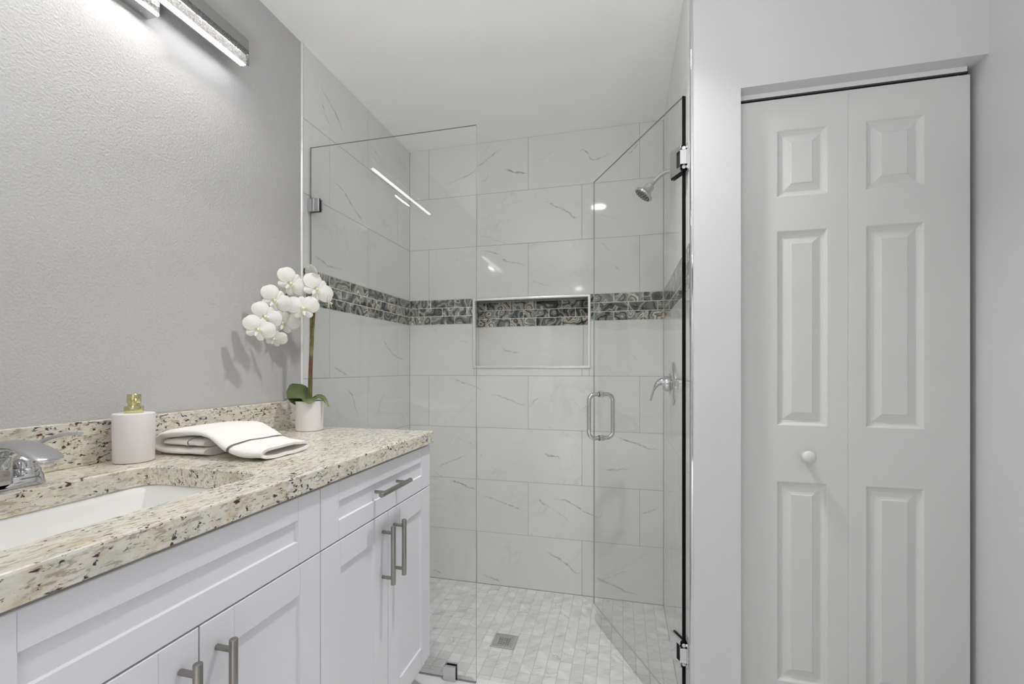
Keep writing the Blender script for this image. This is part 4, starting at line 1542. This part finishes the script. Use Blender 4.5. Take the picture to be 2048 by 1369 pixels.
IN_PATH = [(0.066, 0.0330), (0.095, 0.0335), (0.130, 0.0335), (0.165, 0.0335), (0.198, 0.0330)]
towel_piece('inner_fold', flat_tube(IN_PATH, -1.440, 0.098, [0.017, 0.024, 0.025, 0.025, 0.020], 40, seed=5.0), tw, M['towel'])


def stripe(path, yc, hw, th, lo, hi, nseg, seed):
    rows = flat_tube(path, yc, hw, th, nseg, seed=seed, off=0.0007, s_lo=lo, s_hi=hi)
    mb = MB()
    mb.grid(rows, M['stripe'], closed_v=True)
    return recalc(mb.build('stripe', tw, smooth=True, angle=70, label='thin grey woven stripe'))


stripe(OUT_PATH, OUT_Y, OUT_HW, OUT_TH, 0.795, 0.815, 48, 0.0)
stripe(IN_PATH, -1.440, 0.098, [0.017, 0.024, 0.025, 0.025, 0.020], 0.60, 0.64, 40, 5.0)

# ------------------------------------------------------------------ orchid in a white pot
ox, oy = 0.124, -1.045
po = empty('potted_orchid', (ox, oy, CT), 'white orchid in a small white pot at the end of the worktop', 'potted plant')
mb = MB()
mb.lathe([(0.030, 0.0006), (0.0440, 0.0006), (0.0460, 0.0020), (0.0468, 0.006), (0.0485, 0.080), (0.0492, 0.104), (0.0495, 0.1075), (0.0485, 0.1090), (0.0465, 0.1085), (0.0455, 0.104), (0.0450, 0.095)], M['pot'], (ox, oy, CT), (0, 0, 1), 48, capt=False)
mb.build('pot', po, smooth=True)
mb = MB()
mb.lathe([(0.0452, 0.090), (0.044, 0.097), (0.03, 0.101), (0.01, 0.103), (0.002, 0.103)], M['soil'], (ox, oy, CT), (0, 0, 1), 28)
mb.build('moss', po, smooth=True)


def leaf(path, widths, up, fold=0.18, name='leaf'):
    P = catmull(path, 6)
    n = len(P)
    up = Vector(up)
    top, rows = [], []
    for i, p in enumerate(P):
        t = i / (n - 1)
        d = (P[min(n - 1, i + 1)] - P[max(0, i - 1)]).normalized()
        s_ = d.cross(up).normalized()
        u_ = s_.cross(d).normalized()
        f = t * (len(widths) - 1)
        k = min(int(f), len(widths) - 2)
        w = widths[k] + (widths[k + 1] - widths[k]) * (f - k)
        row = []
        for j in range(-4, 5):
            q = j / 4
            row.append(p + s_ * (w * q) + u_ * (fold * w * abs(q) ** 1.3 + 0.0006))
        for j in range(4, -5, -1):
            q = j / 4
            row.append(p + s_ * (w * q) + u_ * (fold * w * abs(q) ** 1.3 - 0.0006))
        rows.append(row)
    mb = MB()
    mb.grid(rows, M['leaf'], closed_v=True)
    k = len(rows[0])
    mb.add(rows[-1], [tuple(reversed(range(k)))], M['leaf'])
    return recalc(mb.build(name, po, smooth=True, angle=60))


zt = CT + 0.103
leaf([(ox, oy, zt - 0.004), (ox - 0.026, oy - 0.014, zt + 0.018), (ox - 0.042, oy - 0.026, zt + 0.044), (ox - 0.050, oy - 0.036, zt + 0.068)], [0.012, 0.034, 0.041, 0.040, 0.030, 0.006], (0.75, -0.55, 0.35), 0.20)
leaf([(ox, oy, zt - 0.002), (ox - 0.018, oy - 0.026, zt + 0.012), (ox - 0.036, oy - 0.052, zt + 0.016), (ox - 0.050, oy - 0.068, zt + 0.013)], [0.008, 0.015, 0.019, 0.015, 0.004], (0.2, 0.2, 1), 0.25)
leaf([(ox, oy, zt), (ox + 0.018, oy - 0.024, zt + 0.014), (ox + 0.034, oy - 0.044, zt + 0.012), (ox + 0.042, oy - 0.054, zt + 0.000)], [0.009, 0.020, 0.026, 0.021, 0.004], (0.25, -0.45, 0.85), 0.12)
leaf([(ox, oy, zt), (ox + 0.026, oy + 0.006, zt + 0.022), (ox + 0.056, oy + 0.004, zt + 0.014), (ox + 0.082, oy + 0.000, zt - 0.014)], [0.006, 0.013, 0.012, 0.008, 0.002], (0, -0.3, 1), 0.25)
leaf([(ox, oy, zt), (ox + 0.008, oy + 0.028, zt + 0.014), (ox + 0.012, oy + 0.052, zt + 0.012)], [0.008, 0.016, 0.014, 0.003], (0, -0.2, 1), 0.2)

SPIKE = [(ox + 0.004, oy, zt - 0.01), (ox + 0.006, oy, 1.24), (ox + 0.012, oy + 0.002, 1.38), (ox + 0.016, oy + 0.006, 1.475), (ox + 0.010, oy + 0.010, 1.520), (ox - 0.008, oy - 0.010, 1.540), (ox - 0.034, oy - 0.050, 1.530), (ox - 0.048, oy - 0.095, 1.490), (ox - 0.052, oy - 0.140, 1.440), (ox - 0.050, oy - 0.180, 1.390)]
SP = catmull(SPIKE, 8)
mb = MB()
k = len(SP)
mb.tube(SP, [0.0052 * (1 - t / k) + 0.0012 for t in range(k)], M['stem'], 12)
for z_ in (1.19, 1.26, 1.335, 1.41):
    i = min(range(k), key=lambda q: abs(SP[q].z - z_) + (0 if q < k * 0.5 else 9))
    mb.lathe([(0.0055, -0.002), (0.0066, 0.0), (0.0055, 0.002)], M['leaf'], SP[i], (0.06, 0, 1), 12)
mb.build('stem', po, smooth=True)
mb = MB()
mb.cyl((ox - 0.003, oy - 0.004, zt - 0.01), (ox + 0.014, oy - 0.006, 1.47), 0.0030, M['stem'], 10)
mb.build('stake', po, smooth=True)


def petal_pts(L, Wd, curl, cup, nu=10, nv=8, round_=1.0):
    """rounded petal along +Y (local), normal +Z"""
    rows = []
    for i in range(nu + 1):
        a = math.pi * i / nu
        t = 0.5 - 0.5 * math.cos(a)
        w = Wd * max(0.0, 1 - abs(2 * t - 1.06) ** (2.3 if round_ > 0.5 else 2.0)) ** 0.5
        w = max(w, 0.035 * Wd)
        claw = min(1.0, t / 0.30)
        w *= 0.34 + 0.66 * claw * claw * (3 - 2 * claw)
        row = []
        for j in range(-nv, nv + 1):
            q = j / nv
            x = w * q
            z = cup * t * (1 - t) * L * 1.6 - curl * L * t * t - 0.16 * w * q * q + 0.015 * L * math.sin(4 * q + 3 * t)
            row.append(Vector((x, L * t, z)))
        rows.append(row)
    return rows


def flower(c, face, roll, size, ry=1.0):
    """face: direction the bloom looks; roll: turn of its top (degrees, clockwise seen from the front)"""
    c = Vector(c)
    f = Vector(face).normalized()
    r_ = f.cross(Vector((0, 0, 1)))
    if r_.length < 1e-3:
        r_ = Vector((1, 0, 0))
    r_.normalize()
    u = r_.cross(f).normalized()
    right = -r_          # seen from the front
    a = R(roll)
    U = u * math.cos(a) + right * math.sin(a)
    X = U.cross(f)
    mat = Matrix((X, U, f)).transposed()

    def place(rows, ang, zo=0.0, off=0.0):
        ra = Matrix.Rotation(R(ang), 3, 'Z')
        return [[c + mat @ (ra @ (p + Vector((0, off, zo)))) for p in row] for row in rows]
    mb = MB()
    s = size
    for ang, L, Wd, curl, cup, zo, rd in ((0, 0.46, 0.165, 0.06, 0.05, -0.020, 0), (138, 0.42, 0.15, 0.08, 0.05, -0.020, 0), (-138, 0.42, 0.15, 0.08, 0.05, -0.020, 0),
                                          (64, 0.62, 0.33, 0.10, 0.10, 0.0, 1), (-64, 0.62, 0.33, 0.10, 0.10, 0.004, 1)):
        rows = place(petal_pts(L * s, Wd * s, curl, cup, round_=rd), ang, zo * s, 0.01 * s)
        mb.grid(rows, M['petal'])
    fl = mb.build('flower', po, smooth=True, angle=80)
    sol = fl.modifiers.new('thickness', 'SOLIDIFY')
    sol.thickness = 0.0008
    # lip and column
    mb = MB()
    def lp(x, y, z):
        return c + mat @ Vector((x * s, y * s, z * s))
    mb.tube([lp(0, 0.02, 0.0), lp(0, 0.0, 0.09), lp(0, -0.03, 0.13)], [0.055 * s, 0.05 * s, 0.03 * s], M['petal'], 10)
    for sg in (-1, 1):
        mb.tube([lp(0.02 * sg, -0.04, 0.05), lp(0.10 * sg, -0.05, 0.12), lp(0.10 * sg, 0.01, 0.19)], [(0.03 * s, 0.02 * s), (0.06 * s, 0.018 * s), (0.02 * s, 0.008 * s)], M['lip'], 10, flat=tuple(f))
    mb.tube([lp(0, -0.04, 0.05), lp(0, -0.14, 0.12), lp(0, -0.23, 0.13), lp(0, -0.29, 0.18)], [(0.04 * s, 0.02 * s), (0.065 * s, 0.02 * s), (0.05 * s, 0.015 * s), (0.008 * s, 0.006 * s)], M['petal'], 10, flat=tuple(f))
    mb.lathe([(0.03 * s, -0.01 * s), (0.022 * s, 0.025 * s), (0.004 * s, 0.03 * s)], M['lip'], lp(0, -0.05, 0.12), f, 10)
    mb.build('lip', fl, smooth=True, label='yellow green flower lip')
    # wire from the stem
    i = min(range(len(SP)), key=lambda q: (SP[q] - c).length)
    mb = MB()
    b = c - f * 0.012 * (s / 0.1)
    mb.tube(catmull([SP[i], (SP[i] + b) / 2 - Vector((0, 0, 0.006)), b, c], 4), 0.0013, M['wire'], 6)
    mb.build('flower_stalk', fl, smooth=True, label='dark wire stalk')
    return fl


CAMD = Vector((1.12, -1.40, -0.25)).normalized()
# centre, facing, roll, size
flower((0.100, -1.114, 1.553), (0.78, -0.62, -0.06), 42, 0.093)
flower((0.158, -1.050, 1.540), (0.82, -0.56, 0.04), 44, 0.100)
flower((0.128, -1.020, 1.596), (0.35, 0.55, 0.35), 10, 0.088)
flower((0.135, -1.092, 1.466), (0.72, -0.68, 0.02), -6, 0.093)
flower((0.100, -1.189, 1.481), (0.78, -0.62, -0.08), 38, 0.087)
flower((0.100, -1.230, 1.422), (0.78, -0.62, -0.02), 36, 0.082)
flower((0.105, -1.264, 1.376), (0.76, -0.64, 0.0), 26, 0.082)
flower((0.066, -1.110, 1.413), (0.55, -0.82, 0.05), 10, 0.089)
flower((0.078, -1.166, 1.353), (0.50, -0.80, -0.20), 20, 0.065)
flower((0.170, -0.992, 1.500), (0.80, 0.58, -0.10), 0, 0.065)

# ------------------------------------------------------------------ vanity bar light
by0, by1 = -1.952, -1.264
vl = empty('vanity_light', (0.03, (by0 + by1) / 2, 2.196), 'lit metal bar light with bubbled acrylic on the wall above the vanity', 'wall light')
mb = MB()
mb.box((-0.0015, -1.682, 2.196), (0.036, -1.531, 2.312), M['steel'], bev=0.001)
mb.lathe([(0.004, 0), (0.0035, 0.002), (0.001, 0.003)], M['chrome'], (0.016, -1.5312, 2.204), (0, 1, 0), 12)
mb.lathe([(0.0035, 0), (0.003, 0.002), (0.001, 0.003)], M['chrome'], (0.014, -1.5600, 2.1962), (0, 0, -1), 12)
cn = mb.build('canopy', vl)
mb = MB()
mb.box((0.0362, -1.682, 2.203), (0.0418, -1.531, 2.234), M['crystal'])
mb.build('crystal_face', cn)
mb = MB()
mb.box((0.0362, -1.681, 2.198), (0.0416, -1.532, 2.2028), M['led'])
mb.build('lit_edge', cn, label='thin lit strip along the lower edge')
mb = MB()
mb.box((0.0395, by0, 2.283), (0.0690, by1, 2.320), M['lamp_metal'], bev=0.0006)
mb.box((0.0395, by0, 2.236), (0.0412, by1, 2.283), M['steel'])
mb.box((0.0412, by0, 2.236), (0.0418, by1, 2.2829), M['light_stop'])  # added black sheet that dims the inside of the bar
mb.box((0.0622, by0 + 0.006, 2.2690), (0.0629, by1 - 0.006, 2.2830), M['light_stop'])  # added lip that hides the bright strip behind the acrylic
mb.build('housing', vl)
mb = MB()
mb.box((0.0630, by0, 2.236), (0.0690, by1, 2.2828), M['crystal'])
mb.box((0.0420, by1 - 0.006, 2.236), (0.0630, by1, 2.2828), M['crystal'])
mb.box((0.0420, by0, 2.236), (0.0630, by0 + 0.006, 2.2828), M['crystal'])
mb.box((0.0430, by0 + 0.006, 2.2365), (0.0630, by1 - 0.006, 2.2380), M['diffuser'])
mb.build('crystal_bar', vl, label='clear bubbled acrylic bar')
mb = MB()
mb.add([(0.0430, by0 + 0.008, 2.2822), (0.0625, by0 + 0.008, 2.2822), (0.0625, by1 - 0.008, 2.2822), (0.0430, by1 - 0.008, 2.2822)], [(3, 2, 1, 0)], M['led'])
mb.build('led_strip', vl, label='glowing light strip')

# ------------------------------------------------------------------ recessed ceiling lights
DL = [((1.065, -1.185), P_DOWN, 'recessed ceiling downlight in front of the shower opening'),
      ((0.557, -4.87), P_REAR, 'recessed ceiling downlight at the far rear, vanity side'),
      ((1.816, -5.18), P_REAR, 'recessed ceiling downlight at the far rear, closet side')]
for (x, y), pw, lb in DL:
    t = empty('ceiling_downlight', (x, y, H), lb, 'ceiling light', group='recessed ceiling downlights')
    mb = MB()
    mb.lathe([(0.054, -0.0005), (0.066, -0.0005), (0.0655, -0.003), (0.060, -0.006), (0.055, -0.0065), (0.054, -0.0045)], M['white_metal'], (x, y, H), (0, 0, 1), 40, capb=False, capt=False)
    recalc(mb.build('trim_ring', t, smooth=True))
    mb = MB()
    mb.lathe([(0.0545, -0.0062), (0.0540, -0.0068)], M['lens'], (x, y, H), (0, 0, 1), 40)
    recalc(mb.build('lens', t))
    downlamp('lamp', (0, 0, -0.003), pw, (1.0, 0.992, 0.985), t)
